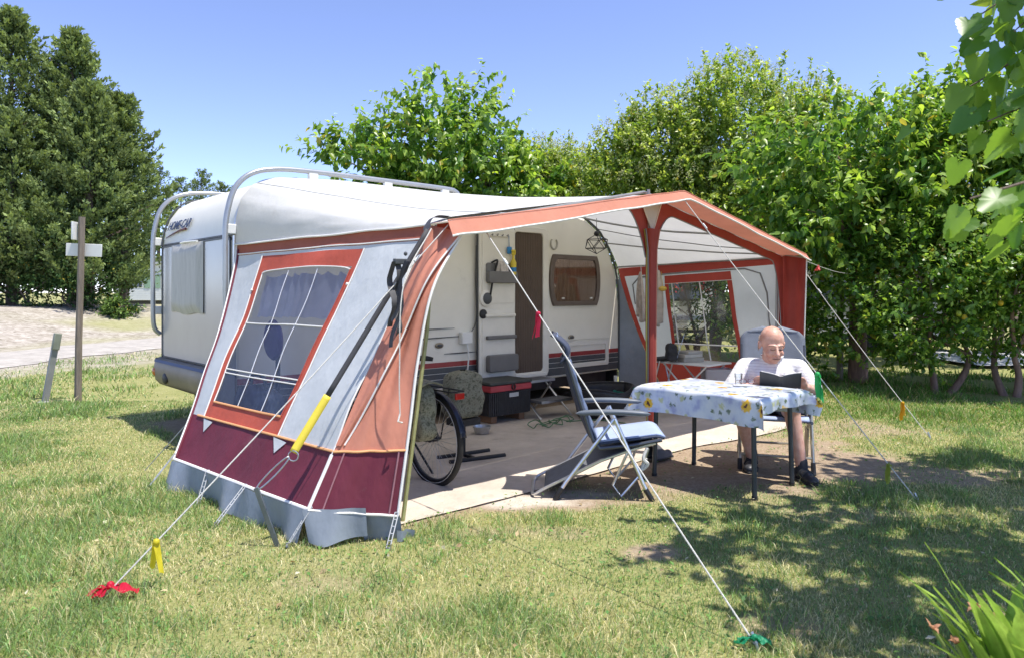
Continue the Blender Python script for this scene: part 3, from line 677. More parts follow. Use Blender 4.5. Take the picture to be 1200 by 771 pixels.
def line(fn, a0, b0, a1, b1, r, nm, mt, off=.006, n=24, par=None):
    m = MB(); m.tube([fn(lerp(a0, a1, k / n), lerp(b0, b1, k / n), off) for k in range(n + 1)], r, 6); return m.build(nm, mt, par or aw)
aL = lambda b: lerp(.185, .115, (b - .065) / .75); aR = lambda b: lerp(.745, .68, (b - .065) / .75)
iL = lambda b: aL(b) + .035; iR = lambda b: aR(b) - .03
patch(LWF, 0, 1, -.002, .06, 'wall_header', pm('terracotta_dark_cloth', (.34, .10, .06), .78, var=.12, vs=2.4, bump=.15, bs=260, trans=.1, wr=.25), 40, 4)
patch(LWF, 0, aL, .06, .82, 'wall_panel', PALEC, 10, 40); patch(LWF, aR, 1, .06, .82, 'wall_panel', PALEC, 14, 40)
patch(LWF, aL, aR, .06, .075, 'wall_panel', PALEC, 20, 2)
wfr = patch(LWF, aL, aR, .075, .15, 'window_border', REDC, 24, 4); wfr.data.materials[0] = pm('terracotta_red_cloth', (.48, .09, .055), .75, var=.1, vs=3, bump=.15, bs=260, trans=.15, wr=.25)
TRED = MATS['terracotta_red_cloth']
patch(LWF, aL, iL, .15, .755, 'window_border', TRED, 4, 30); patch(LWF, iR, aR, .15, .755, 'window_border', TRED, 4, 30); patch(LWF, aL, aR, .755, .82, 'window_border', TRED, 24, 4)
pn = patch(LWF, iL, iR, .15, .755, 'window_pane', CLEAR, 24, 30)
patch(LWF, 0, 1, .82, 1.0, 'wall_skirt', BURG, 40, 10)
line(LWF, .012, .055, .988, .055, .006, 'piping', PIPE); line(LWF, .0, 0.01, 0, 1, .010, 'piping', PIPE, .004)
line(LWF, .012, .03, .012, .99, .010, 'edge_tape', BURG, .004); line(LWF, 0, 1, 1, 1, .011, 'piping', PIPE)
line(LWF, 1.0, .0, 1.0, .83, .006, 'piping', PIPE); line(LWF, 1, .83, 1, 1, .012, 'piping', PIPE)
line(LWF, .06, .82, 1, .82, .008, 'piping', OPIPE); line(LWF, iL(.755), .755, iR(.755), .755, .008, 'piping', OPIPE)
line(LWF, aL(.075), .075, aL(.82), .82, .005, 'piping', PIPE); line(LWF, aR(.075), .075, aR(.82), .82, .005, 'piping', PIPE)
line(LWF, iL(.15), .165, iL(.755), .755, .005, 'piping', PIPE); line(LWF, iR(.15), .165, iR(.755), .755, .004, 'piping', TRED)
m = MB(); m.tube([LWF(lerp(iL(.15), iR(.15), k / 20), .15 + .014 * abs(k / 10 - 1) ** 8, .007) for k in range(21)], .006, 6); m.build('piping', PIPE, aw)
for b in (.405, .615, .632): line(LWF, iL(b), b, iR(b), b + .003, .0065 if b < .5 else .005, 'window_strap', PIPE)
for fr in (.34, .68):
    m = MB(); m.tube([LWF(lerp(iL(b), iR(b), fr), b, .004) for b in [.16 + .59 * k / 24 for k in range(25)]], .0035, 5); m.build('window_strap', pm('clear_seam', (.6, .62, .68), .5), aw)
m = MB(); m.grid(lambda u, v: LWF(lerp(iL(.25) + .01, iR(.25) - .01, u), .165 + .20 * v + .012 * abs(math.sin(u * 24)) * (1 - v), -.035 - .014 * math.sin(u * 48 + math.sin(u * 13) * 2) - .004 * math.sin(v * 9 + u * 20)), 110, 10); m.build('window_curtain', SHEER, aw, ang=180)
for a in (.14, .68):
    m = MB(); m.add([LWF(a - .02, .825, .008), LWF(a + .055, .832, .008), LWF(a + .012, .875, .008)], [(0, 1, 2)]); m.build('fastening_tab', PALEC, aw)
for a, b in ((aL(.25) + .005, .25), (aR(.23) - .005, .23)):
    m = MB(); m.sphere(LWF(a, b, .012), .012, 8); m.build('toggle', PIPE, aw)
# front left corner panel
Ic = bez([(.43, 2.78, 1.84), (.16, 2.83, 1.49), (.03, 2.85, 1.05), (-.06, 2.89, .65), (-.17, 2.93, .15)], 10)
def corner(a, b):
    S = Vector((lerp(.37, -.58, b), lerp(2.51, 2.625, b), lerp(1.905, .2, b))); i = b * 40; k = min(int(i), 39); I = Ic[k] + (Ic[k + 1] - Ic[k]) * (i - k)
    p = S + (I - S) * a; q = math.sin(math.pi * a) ** 1.0
    tri = 1 - abs(a - .42) / .58 if a > .42 else a / .42
    o = .03 * tri * (1 - .6 * b) + .02 * math.sin(a * 17 + b * 3) * q * (1 - b * .6) + .02 * nz(a * 4, b * 6, 1, 12) * q
    return Lc(p.x - o * .75, p.y + o * .75, p.z)
m = MB(); m.grid(lambda u, v: corner(u, lerp(0, .82, v)), 30, 40); m.build('corner_panel', SALMON, aw, ang=180)
afl = lambda b: max(.06, lerp(1.0, .12, min(1, b / .80)))
def cflap(u, b):
    a = u * afl(b); p = corner(a, b); o = .012 + .05 * u ** 1.5 * math.sin(math.pi * min(1, b / .82 + .06)) + .018 * math.sin(u * 9 + b * 4) * u
    return p + Vector((-o * .7, -o * .7, 0))
m = MB(); m.grid(lambda u, v: cflap(u, lerp(.005, .80, v)), 24, 40); m.build('folded_flap', SALMON, aw, ang=180)
m = MB(); m.tube([cflap(1, lerp(.005, .80, k / 30)) for k in range(31)], .006, 6); m.build('piping', PIPE, aw)
m = MB(); m.grid(lambda u, v: corner(u, lerp(.82, 1, v)), 30, 10); m.build('corner_skirt', BURG, aw, ang=180)
def cl(fr, b0, b1, r, mt, off=.006):
    m = MB(); m.tube([corner(fr(b), b) + Vector((-off * .6, -off * .6, 0)) for b in [lerp(b0, b1, k / 30) for k in range(31)]], r, 6); m.build('piping', mt, aw)
cl(lambda b: 1., 0, 1, .009, PIPE); cl(lambda b: .90, .82, 1, .006, pm('seam_pink', (.3, .14, .16), .7)); cl(lambda b: .16, .82, 1, .005, pm('seam_pink', (.3, .14, .16), .7))
m = MB(); m.tube([corner(k / 20, .82) + Vector((-.004, -.004, 0)) for k in range(21)], .008, 6); m.build('piping', OPIPE, aw)
m = MB(); m.tube([corner(k / 20, 1) + Vector((-.004, -.004, 0)) for k in range(21)], .008, 6); m.build('piping', PIPE, aw)
# grey mudflaps down to the grass
def flap(u, v):
    p = LWF(u, 1, 0); wv = .05 * math.sin(u * 13 + .6) + .03 * math.sin(u * 29)
    return Vector((p.x - .02 - (.03 + wv * .7) * v, p.y - .02 * math.sin(u * 17) * v, lerp(.198, .004 + .012 * abs(math.sin(u * 9)), v)))
m = MB(); m.grid(flap, 60, 8); m.build('mudflap', MUD, aw, ang=180)
def flap2(u, v):
    p = corner(lerp(-.05, .66, u), 1); q = corner(lerp(-.02, .60, u), 1)
    return Vector((lerp(p.x, q.x, v) - .03 * math.sin(u * 4) * v - .012, lerp(p.y, q.y, v) - .05 * v - .03 * v * math.sin(u * 6), lerp(.205, .012 + .05 * abs(u - .3), v)))
m = MB(); m.grid(flap2, 24, 8); m.build('mudflap', MUD, aw, ang=180)
m = MB(); m.grid(lambda u, v: corner(lerp(.55, 1.0, u), 1) + Vector((.03 * v + .02, .02 * math.sin(u * 9) * v + .01, -.19 * v)), 16, 6); m.build('mudflap', MUD, aw, ang=180)
m = MB(); m.grid(lambda u, v: Lc(lerp(-.19, -.06, u), 2.95 + .02 * math.sin(u * 7) - .02 * u, lerp(.075 - .03 * u, .006, v)), 8, 3); m.build('mudflap', MUD, aw, ang=180)
# right wall, seen from inside
bL = lambda b: lerp(.325, .235, (b - .075) / .65); bR = lambda b: lerp(.74, .745, (b - .075) / .65)
jL = lambda b: bL(b) + .025; jR = lambda b: bR(b) - .03
patch(RWF, 0, 1, -.002, .07, 'wall_header', REDC, 40, 4)
patch(RWF, .035, bL, .07, .73, 'wall_panel', PALEC, 10, 30); patch(RWF, bR, 1, .07, .73, 'wall_panel', PALEC, 14, 30)
patch(RWF, 0, .035, .07, .73, 'wall_edge', REDC, 3, 24)
patch(RWF, bL, bR, .07, .09, 'wall_panel', PALEC, 20, 2); patch(RWF, bL, bR, .09, .15, 'window_border', REDC, 24, 4)
patch(RWF, bL, jL, .15, .725, 'window_border', REDC, 3, 24); patch(RWF, jR, bR, .15, .725, 'window_border', REDC, 3, 24)
patch(RWF, jL, jR, .15, .725, 'window_pane', glassmat('clear_vinyl_far', (.95, .96, .96), .04, (.62, .66, .70), .02, .12, .3), 20, 20)
patch(RWF, bL, bR, .725, .73, 'wall_panel', REDC, 20, 2); patch(RWF, 0, 1, .73, 1.0, 'wall_skirt', REDC, 40, 8)
patch(RWF, 0, 1, 1.0, 1.055, 'mudflap', MUD, 40, 2)
for b in (.61,): line(RWF, jL(b), b, jR(b), b, .009, 'window_strap', PIPE, -.006)
for fr in (.06, .55): m = MB(); m.tube([RWF(lerp(jL(b), jR(b), fr), b, -.005) for b in [.15 + .575 * k / 20 for k in range(21)]], .008, 5); m.build('window_strap', PIPE, aw)
line(RWF, bR(.15), .09, bR(.7), .72, .004, 'piping', PIPE, -.005); line(RWF, .3, .15, .74, .15, .004, 'piping', PIPE, -.005)
m = MB(); m.tube([RWF(a, b, -.006) for a, b in ((.06, .3), (.08, .14), (.14, .085), (.3, .075), (.6, .075), (.82, .08), (.9, .12), (.93, .25), (.94, .5))], .010, 6); m.build('zip', pm('grey_zip', (.22, .22, .22), .6), aw)
m = MB(); m.grid(lambda u, v: Lc(lerp(5.27, 5.28 - .05 * v, u) + .012 * math.sin(u * 12), lerp(2.48, 2.80 - .03 * v, u), lerp(1.90 - .06 * u, .12, v)), 14, 16); m.build('corner_panel', REDC, aw, ang=180)
m = MB(); m.tube([Lc(5.28 - .05 * v / 10, 2.805 - .03 * v / 10, lerp(1.84, .12, v / 10)) for v in range(11)], .008, 6); m.build('piping', PIPE, aw)
m = MB(); m.tube([Lc(5.24 , 2.47, 1.89), Lc(5.25, 2.80, 1.835)], .008, 6); m.build('canopy_strut', POLEG, aw)
# grey draught gussets between the caravan ends and the wall edges
for s0, fn, nm in ((5.44, RWF, 'draught_gusset'), (.01, LWF, 'draught_gusset')):
    m = MB()
    def gus(u, v, s0=s0, fn=fn):
        b = lerp(.05, 1.0, v); q = fn(0, b, -.004); c = Lc(s0, .0, q.z); return c + (q - c) * u
    m.grid(gus, 6, 16); m.build(nm, MUD, aw, ang=180)
# ------------------------------------------------------------------ groundsheet
GS = pm('groundsheet_carpet', (.54, .47, .395), .95, var=.18, vs=1.6, bump=.4, bs=160, dirt=((.36, .31, .25), 4.5, .56), wr=.5)
m = MB()
def gsheet(u, v):
    s = lerp(-.05, 5.5, u); t1 = 2.70 + .03 * math.sin(s * 1.7) + .015 * nz(s * 5, 0, 1, 1) + .10 * float(sstep(3.2, 4.2, s))
    return W(s, lerp(.1, t1, v), .010 + .006 * nz(s * 3, v * 6, 1, 2) + .012 * (v > .995) * abs(nz(s * 4, 3, 1, 4)))
m.grid(gsheet, 90, 30); tag(m.build('groundsheet', GS, ang=180), 'worn grey beige groundsheet spread under the awning roof', 'groundsheet')

# ------------------------------------------------------------------ guy ropes, straps, pegs
def rope(name, a, b, label, r=.0038, sag=.02, cat='rope', ends=True, group='guy ropes of the awning'):
    t = thing(name, label, cat, (b[0], b[1], 0), 0, group); a = Vector(a); b = Vector(b)
    m = MB(); m.tube([a + (b - a) * (k / 24) - Vector((0, 0, sag * math.sin(math.pi * k / 24))) for k in range(25)], r, 6); m.build('cord', ROPE, t, world=True)
    if ends:
        d = (a - b).normalized(); m = MB(); m.tube([b + d * .03 + Vector((0, 0, .03)), b + Vector((0, 0, .015)), b - Vector((d.x, d.y, 0)) * .03 + Vector((0, 0, -.08))], .006, 6); m.build('peg', STEEL, t, world=True)
        q = a + (b - a) * .12; m = MB(); m.box(q, (.014, .014, .06), (b - a).to_track_quat('Z', 'Y').to_matrix()); m.build('slider', WHITEP, t, world=True, bevel=.003)
    return lambda k: a + (b - a) * k - Vector((0, 0, sag * math.sin(math.pi * k)))
def ribbon(name, c, size, cc, label, n=4, seed=1, drop=1.):
    g = random.Random(seed); m = MB(); c = Vector(c)
    for i in range(n):
        w_ = size * g.uniform(.25, .4); L = size * g.uniform(.8, 1.3); az = g.uniform(0, 6.28); d = Vector((math.cos(az), math.sin(az) * .6, 0))
        sd = Vector((-d.y, d.x, .2)).normalized(); ph = g.uniform(0, 6)
        def fn(u, v, L=L, d=d, sd=sd, w_=w_, ph=ph):
            s = u * L
            return c + d * s * (.25 + .45 * (1 - drop)) + Vector((0, 0, -s * drop)) + sd * (v - .5) * w_ * (1 - .3 * u) + d.cross(sd) * .012 * math.sin(u * 9 + ph + v * 3)
        m.grid(fn, 8, 3)
    m.sphere(c, size * .12, 8)
    lo = min(v[2] for v in m.v)
    return tag(m.build(name, pm('ribbon_' + name + str(seed), cc, .45, trans=.35, var=.1), loc=c, ang=180), label, 'ribbon', 'ribbons tied to the guy ropes')
cornL = W(.30, 2.79, 1.84); apex = W(2.75, 2.89, 2.28); cornR = W(5.28, 2.80, 1.66)
f1 = rope('guy_rope', W(.34, 2.74, 1.89), (-1.92, 3.33, .02), 'guy rope from the left awning corner down to the peg with red ribbon')
ribbon('red_ribbon', (-1.90, 3.35, .07), .16, (.62, .015, .05), 'crumpled red ribbon at the peg in the left foreground grass', 5, 2, .18)
ribbon('yellow_ribbon', f1(.885), .15, (.68, .58, .03), 'thin yellow ribbon tied low on the left foreground guy rope', 2, 4)
f2 = rope('guy_rope', W(.62, 2.78, 1.87), (.99, 2.87, .02), 'long guy rope crossing in front of the empty recliner', sag=.01)
ribbon('red_ribbon', f2(.29), .12, (.70, .03, .10), 'small pink red ribbon on the rope in front of the caravan door', 3, 6)
ribbon('green_ribbon', (.985, 2.88, .05), .13, (.02, .30, .14), 'dark green ribbon at the peg on the bottom edge of the lawn', 5, 8, .2)
f3 = rope('guy_rope', apex, (2.79, 4.87, .02), 'guy rope from the awning apex passing beside the seated man')
ribbon('green_ribbon', f3(.63), .17, (.06, .55, .16), 'bright green ribbon hanging from the rope right of the seated man', 3, 11)
ribbon('olive_ribbon', f3(.90), .11, (.30, .36, .05), 'olive green ribbon near the ground in front of the man', 3, 12)
f4 = rope('guy_rope', cornR, (4.13, 7.0, .02), 'guy rope from the right awning corner with yellow ribbon')
ribbon('yellow_ribbon', f4(.80), .14, (.80, .46, .02), 'orange yellow ribbon on the guy rope at far right', 5, 14)
f5 = rope('tree_line', W(5.28, 2.8, 1.80), (5.62, 11.4, 1.75), 'thin line tied from the right awning corner to the tree trunk', .003, .05, ends=False)
ribbon('coral_ribbon', f5(.16), .09, (.75, .10, .09), 'little coral ribbon on the thin line by the right awning corner', 4, 16, .6)
# storm strap over the roof edge
STR = pm('strap_webbing', (.05, .05, .056), .7, var=.15, vs=30, bump=.2, bs=300)
ss = thing('storm_strap', 'dark storm strap over the awning roof edge ending in a yellow band', 'strap', W(-.75, 2.75))
def strip(m, pts, wd, side):
    P = bez(pts, 8); n = len(P)
    def fn(u, v):
        i = int(round(u * (n - 1))); d = (P[min(i + 1, n - 1)] - P[max(i - 1, 0)]).normalized(); sv = Vector(side); sv = (sv - d * sv.dot(d)).normalized()
        return P[i] + sv * (v - .5) * wd
    m.grid(fn, n - 1, 2)
def onroof(s, w_):
    k = min(range(0, 501), key=lambda q: abs(pl(P1s, q / 500)[0] - s)) / 500; p = roof(k, w_); return W(p.x, -p.y, p.z + .012)
top = [onroof(s, .955) for s in (2.3, 2.0, 1.6, 1.0, .6)] + [W(.40, 2.50, 1.965), W(.30, 2.56, 1.90)]
A_ = W(.25, 2.64, 1.86); B_ = Vector((-1.322, 4.10, .435))
mid = A_ + (B_ - A_) * .72
m = MB(); strip(m, top[:-2], .15, (ST, -CT, 0)); m.build('roof_band', STR, ss, world=True, ang=180)
m = MB(); strip(m, [top[-3], top[-2], top[-1], A_], .06, (ST, -CT, .2)); m.build('corner_band', STR, ss, world=True, ang=180)
m = MB(); strip(m, [A_, A_ + (mid - A_) * .5, mid], .034, (.82, .13, -.54)); m.build('webbing', STR, ss, world=True, ang=180, solid=.003)
m = MB(); e_ = A_ + (B_ - A_) * .94; strip(m, [mid, V3(mid, e_, .5), e_], .047, (.82, .13, -.54)); m.build('yellow_band', pm('yellow_webbing', (.72, .58, .06), .55, var=.06, bump=.15, bs=300), ss, world=True, ang=180, solid=.006)
pt = Vector((-1.458, 4.055, .33))
m = MB(); m.tube([e_ + Vector((.03 * math.cos(R(a)), 0, .03 * math.sin(R(a)) - .02)) for a in range(0, 360, 30)], .004, 6, True); m.build('ring', STEEL, ss, world=True)
m = MB(); cd_ = (pt - e_).normalized(); cs_ = cd_.cross(Vector((0, 1, 0))).normalized(); cm_ = e_ + (pt - e_) * .58; cl_ = (pt - e_).length * .46
m.tube([cm_ + cs_ * .018 * math.cos(R(a)) + cd_ * cl_ * math.sin(R(a)) for a in range(0, 360, 20)], .005, 6, True); m.build('carabiner', STEEL, ss, world=True)
m = MB(); m.box((-1.395, 4.05, .15), (.03, .012, .40), Euler((0, R(-20), 0))); tag(m.build('steel_peg', pm('dark_steel', (.16, .18, .19), .45, .7, var=.2), loc=(-1.33, 4.05, 0), bevel=.003), 'angled dark steel stake holding the storm strap', 'stake')
# spare straps hanging in a bundle at the corner
bs = thing('strap_bundle', 'bundle of black straps hanging at the left awning corner', 'strap', LWF(1, .1) and W(.2, 2.62, 1.2))
for i, (dx, L, ph) in enumerate(((0, .46, 0), (.03, .36, 1.2), (-.035, .40, 2.2), (.015, .52, 3.))):
    m = MB(); P = [W(-.04 + dx * 1.2 - .012 * k * (i % 2), 2.72 + dx * .8 + .02 * i + .03 * math.sin(k * 1.1 + ph), 1.64 - L * k / 8) for k in range(9)]; strip(m, P, .042, (.6, .6 * (-1) ** i, .25)); m.build('strap', STR if i % 2 else pm('strap_grey', (.07, .07, .075), .7, var=.2), bs, world=True, ang=180)
m = MB(); m.box(W(-.03, 2.74, 1.64), (.09, .03, .035), Matrix.Rotation(TH, 3, 'Z')); m.sphere(W(.01, 2.74, 1.69), .014, 8); m.build('buckle', DGREY, bs, world=True, bevel=.006)
m = MB(); m.tube(bez([W(.22, 2.72, 1.86), W(-.07, 2.84, 1.5), W(-.14, 2.90, 1.0), W(-.15, 2.92, .74)], 8), .004, 5); m.tube([W(-.15, 2.92, .74), W(-.17, 2.93, .70), W(-.14, 2.93, .69)], .006, 5)
tag(m.build('loose_rope', ROPE, loc=W(0, 2.8, .7)), 'loose white cord dangling down the terracotta corner panel', 'rope')
# rubber ladder straps with pegs along the mudflaps
def ladder(a, b, label):
    t = thing('ladder_strap', label, 'strap', (b[0], b[1], 0), 0, 'ladder straps pegging the awning'); a = Vector(a); b = Vector(b); d = (b - a); sd = d.cross(Vector((0, 0, 1)))
    if sd.length < 1e-3: sd = Vector((1, 0, 0))
    sd.normalize(); n = max(4, int(d.length / .035)); m = MB()
    for q in (-1, 1): m.tube([a + sd * .011 * q, b + sd * .011 * q], .0035, 5)
    for k in range(n + 1): p_ = a + d * k / n; m.tube([p_ - sd * .012, p_ + sd * .012], .0035, 5)
    m.build('rungs', pm('ladder_rubber', (.42, .43, .44), .6, var=.2), t, world=True)
    m = MB(); m.tube([b + Vector((0, 0, .02)), b + Vector((.02, -.02, .03)), b + Vector((.01, 0, -.08))], .005, 5); m.build('peg', STEEL, t, world=True)
def awp(fn, *a):
    p = fn(*a); return W(p.x, -p.y, p.z)
ladder(awp(LWF, 0, .98, .01), Vector((-2.69, 5.23, .01)), 'leftmost ladder strap stretched over grass from the awning wall edge')
ladder(awp(LWF, .30, .995, .01), Vector((-2.14, 4.83, .01)), 'grey ladder strap on the mudflap below the awning window, left one')
ladder(awp(LWF, .60, .995, .01), Vector((-1.84, 4.38, .01)), 'grey ladder strap on the mudflap just left of the steel stake')
ladder(awp(corner, .02, .99), Vector((-1.28, 4.02, .01)), 'ladder strap beside the steel stake at the corner seam')
ladder(awp(corner, .985, .99) + Vector((0, -.01, 0)), Vector((-.70, 4.0, .01)), 'ladder strap at the open edge of the corner panel')
m = MB(); a_ = awp(LWF, 0.005, .86, .01); b_ = Vector((-2.98, 5.75, .01)); m.tube([a_, b_], .004, 5); tag(m.build('tie_cord', ROPE, loc=b_), 'short tie cord from the back edge of the awning wall', 'cord')

# ------------------------------------------------------------------ wooden signpost, bollard
WOOD = pm('weathered_wood', (.22, .18, .145), .9, var=.3, vs=5, bump=.5, bs=30, stretch=(6, 6, .6))
sp_ = thing('signpost', 'weathered wooden signpost with blank white boards by the gravel road', 'signpost', (-5.80, 9.48, float(hz(-5.8, 9.48))))
m = MB(); m.tube([(-5.81, 9.48, -.05), (-5.80, 9.48, .8), (-5.775, 9.48, 1.6), (-5.755, 9.48, 2.46)], [.045, .042, .040, .039], 6); m.build('post', WOOD, sp_, world=True, ang=30)
m = MB(); m.box((-5.77, 9.55, 2.02), (.46, .02, .17), Euler((0, R(2), R(5)))); m.build('sign_board', WHITEP, sp_, world=True, bevel=.004)
m = MB(); m.box((-5.83, 9.44, 2.27), (.022, .12, .24)); m.build('sign_edge', WHITEP, sp_, world=True, bevel=.004)
bo = thing('bollard', 'leaning grey metal bollard with green cap beside the signpost', 'bollard', (-6.22, 9.45, float(hz(-6.2, 9.45))))
m = MB(); m.tube([(-6.24, 9.45, -.05), (-6.10, 9.47, .78)], .05, 4); m.build('channel_post', pm('bollard_grey', (.30, .30, .29), .6, .2, var=.15), bo, world=True, smooth=False)
m = MB(); m.box((-6.09, 9.47, .80), (.085, .085, .22), Euler((0, R(9), R(45)))); m.build('cap', pm('bollard_green', (.20, .22, .17), .6, var=.15), bo, world=True, bevel=.008)
m = MB(); m.sphere((-6.24, 9.45, -.02), (.10, .09, .035), 10); m.build('footing', pm('concrete', (.36, .35, .33), .9, bump=.4), bo, world=True)

# ------------------------------------------------------------------ recliners
SEATB = pm('recliner_blue_pad', (.33, .40, .58), .75, var=.06, vs=8, bump=.2, bs=200)
NAVY = pm('recliner_navy_mesh', (.045, .058, .10), .7, var=.2, vs=12, bump=.3, bs=260)
GMESH = pm('recliner_grey_mesh', (.16, .17, .195), .7, var=.12, vs=14, bump=.3, bs=260)
ARMP = pm('armrest_plastic', (.115, .135, .165), .45, var=.15)
def recliner(name, label, loc, rz, foot=True, gold=False, padded=True):
    t = thing(name, label, 'chair', loc, rz, 'folding recliner chairs')
    fm = pm('champagne_tube', (.62, .58, .47), .35, .85) if gold else ALU
    y = .28
    for sg in (-1, 1):
        q = sg * y
        m = MB(); m.tube([(-.335, q, .015), (-.27, q, .12), (.07, q, .57)], .014, 8); lg = m.build('leg', fm, t)
        m = MB(); m.tube([(-.345, q, .0), (-.295, q, .085)], .019, 8); m.build('foot_cap', BLACKP, lg)
        m = MB(); m.tube([(.325, q, .015), (.27, q, .12), (.07, q, .575)], .014, 8); lg = m.build('leg', fm, t)
        m = MB(); m.tube([(.335, q, .0), (.285, q, .085)], .019, 8); m.build('foot_cap', BLACKP, lg)
        m = MB(); m.tube([(-.26, q * .93, .99), (-.17, q * .93, .70), (-.075, q * .93, .41), (-.03, q * .93, .36)], .013, 8); m.build('back_tube', pm('dark_frame', (.10, .11, .13), .4, .6), t)
        m = MB(); m.tube([(-.03, q * .93, .36), (.2, q * .93, .385), (.40, q * .93, .425)], .013, 8); m.build('seat_tube', pm('dark_frame', (.10, .11, .13), .4, .6), t)
        def arm(u, v, q=q):
            a = v * 2 * math.pi; x = lerp(-.20, .32, u); w_ = .032 * (1 - .45 * (1 - u) ** 2) * math.sqrt(max(.02, 1 - (2 * u - 1) ** 10)); h_ = .02 * math.sqrt(max(.02, 1 - (2 * u - 1) ** 8))
            return (x, q + w_ * math.cos(a), .607 + .012 * math.sin(u * 3.1) + h_ * math.sin(a))
        m = MB(); m.grid(arm, 18, 10); m.build('armrest', ARMP, t, ang=180)
        m = MB(); m.tube([(.18, q * .85, .36), (.06, q * .85, .10), (.12, q * .85, .02), (.24, q * .85, .16), (.31, q * .85, .36)], .010, 7); m.build('brace', fm, t)
    for x, z in ((-.27, .12), (.27, .12), (.07, .54)):
        m = MB(); m.tube([(x, -y, z), (x, y, z)], .011, 7); m.build('crossbar', fm, t)
    def back(u, v, d=0.):
        s = (u - .5) * 2; x = lerp(-.065, -.255, v) - .02 * math.sin(v * 3.1) ; z = lerp(.41, .99, v); b = .035 * (1 - s * s)
        return Vector((x - b - d, s * y * .88, z + d * .2))
    m = MB(); m.grid(lambda u, v: back(u, v, 0.004), 10, 16); m.build('back_mesh', NAVY, t, ang=180, solid=.008)
    if padded: m = MB(); m.grid(lambda u, v: back(lerp(.06, .94, u), lerp(.02, .92, v), -.02 - .014 * math.sin(math.pi * v) ** .5 - .004 * math.sin(v * 25)), 12, 24); m.build('back_pad', pm('recliner_back_pad', (.12, .16, .26), .75, var=.1, vs=8, bump=.2, bs=200), t, ang=180, solid=.018)
    m = MB(); m.grid(lambda u, v: (lerp(-.06, .42, u), (v - .5) * 2 * y * .90, lerp(.385, .455, u) - .025 * math.sin(math.pi * v) * math.sin(math.pi * u) - .02 * max(0, (u - .85) / .15) ** 2), 16, 12); m.build('seat_mesh', NAVY, t, ang=180, solid=.014)
    m = MB(); m.grid(lambda u, v: (lerp(-.05, .425, u), (v - .5) * 2 * y * .86, lerp(.402, .470, u) - .02 * math.sin(math.pi * v) * math.sin(math.pi * u) - .03 * max(0, (u - .85) / .15) ** 2), 16, 12); m.build('seat_pad', SEATB, t, ang=180, solid=.014)
    # curved head pillow on its bracket
    if padded:
     m = MB(); m.grid(lambda u, v: (-.285 + .075 * math.sin(math.pi * u) * 1.0 - .07 * u - .02 * (2 * v - 1) ** 2, (v - .5) * .40, lerp(.95, 1.15, u)), 14, 10); hp = m.build('head_pillow', NAVY, t, ang=180, solid=.02)
     m = MB(); m.tube([(-.25, -.15, .95), (-.30, -.15, 1.05), (-.335, -.15, 1.15)], .008, 6); m.tube([(-.25, .15, .95), (-.30, .15, 1.05), (-.335, .15, 1.15)], .008, 6); m.build('pillow_bracket', ALU, hp)
    if foot:
        def fr(u, v):
            P = [(.36, .40), (.18, .345), (-.02, .27), (-.24, .155), (-.42, .065)]
            i = min(int(u * 4), 3); a = P[i]; b = P[i + 1]; k = u * 4 - i
            return (lerp(a[0], b[0], k), (v - .5) * .46, lerp(a[1], b[1], k) - .012 * math.sin(math.pi * v))
        m = MB(); m.grid(fr, 16, 10); frp = m.build('footrest', GMESH, t, ang=60, solid=.012)
        for v in (-.02, 1.02): m = MB(); m.tube([fr(k / 12, v) for k in range(13)], .012, 7); m.build('footrest_tube', fm, frp)
        m = MB(); m.tube(bez([fr(1, -.02), (-.50, -.22, .02), (-.51, 0, .015), (-.50, .22, .02), fr(1, 1.02)], 5), .012, 7); m.build('footrest_bar', fm, frp)
        m = MB(); m.tube(bez([(.30, -.26, .37), (.27, -.28, .30), (.30, -.28, .26), (.26, -.27, .22), (.29, -.27, .30)], 6), .012, 6); m.build('tied_cord', ROPE, frp)
    return t
recliner('recliner_chair', 'empty blue recliner chair with head pillow, footrest folded below', (.665, 5.23, 0), R(-4))
MR = R(-17.5); MP = (2.22, 6.06)
def ML(x, y, z): c, s = math.cos(MR), math.sin(MR); return Vector((MP[0] + x * c - y * s, MP[1] + x * s + y * c, z))
mc = ML(.02, -.02, 0)
rc2 = recliner('recliner_chair', 'grey blue recliner chair the reading man sits in', (mc.x, mc.y, 0), MR - R(90), foot=False, gold=True, padded=False)
# broad grey back cushion on the man's chair
m = MB(); m.grid(lambda u, v: (-.10 - .22 * v - .03 * math.sin(3.14 * u), (u - .5) * .54 * min(1, (1.0001 - v) * 9) ** .18, lerp(.45, 1.13, v)), 12, 28)
m.build('back_cushion', pm('grey_back_cushion', (.15, .17, .21), .8, var=.12, vs=8, bump=.2, bs=200), rc2, ang=180, solid=.05, bevel=.0)

# ------------------------------------------------------------------ table with sunflower oilcloth
tc = Vector((1.615, 5.46, 0)); tb = thing('camping_table', 'camping table with dark grey legs under the sunflower oilcloth', 'table', tc, TH)
TLEG = pm('table_leg_grey', (.06, .067, .07), .4, .3, var=.15)
for x in (-.27, .27):
    for y in (-.42, .42):
        m = MB(); m.tube([(x * 1.02, y * 1.02, 0), (x * .98, y * .98, .70)], .018, 10); lg = m.build('leg', TLEG, tb)
        m = MB(); m.tube([(x * 1.021, y * 1.021, 0), (x * 1.018, y * 1.018, .03)], .021, 10); m.build('foot_cap', BLACKP, lg)
m = MB(); m.b2((-.33, -.49, .695), (.33, .49, .718)); m.build('table_top', TLEG, tb, bevel=.01)
m = MB(); ring(m, rr(-.29, .29, -.44, .44, .02), rr(-.27, .27, -.42, .42, .02), .65, .694, lambda a, b, d: Vector((a, b, d))); m.build('apron', TLEG, tb)
om = bpy.data.materials.new('sunflower_oilcloth'); om.use_nodes = True; nt = om.node_tree; p = nt.nodes['Principled BSDF']
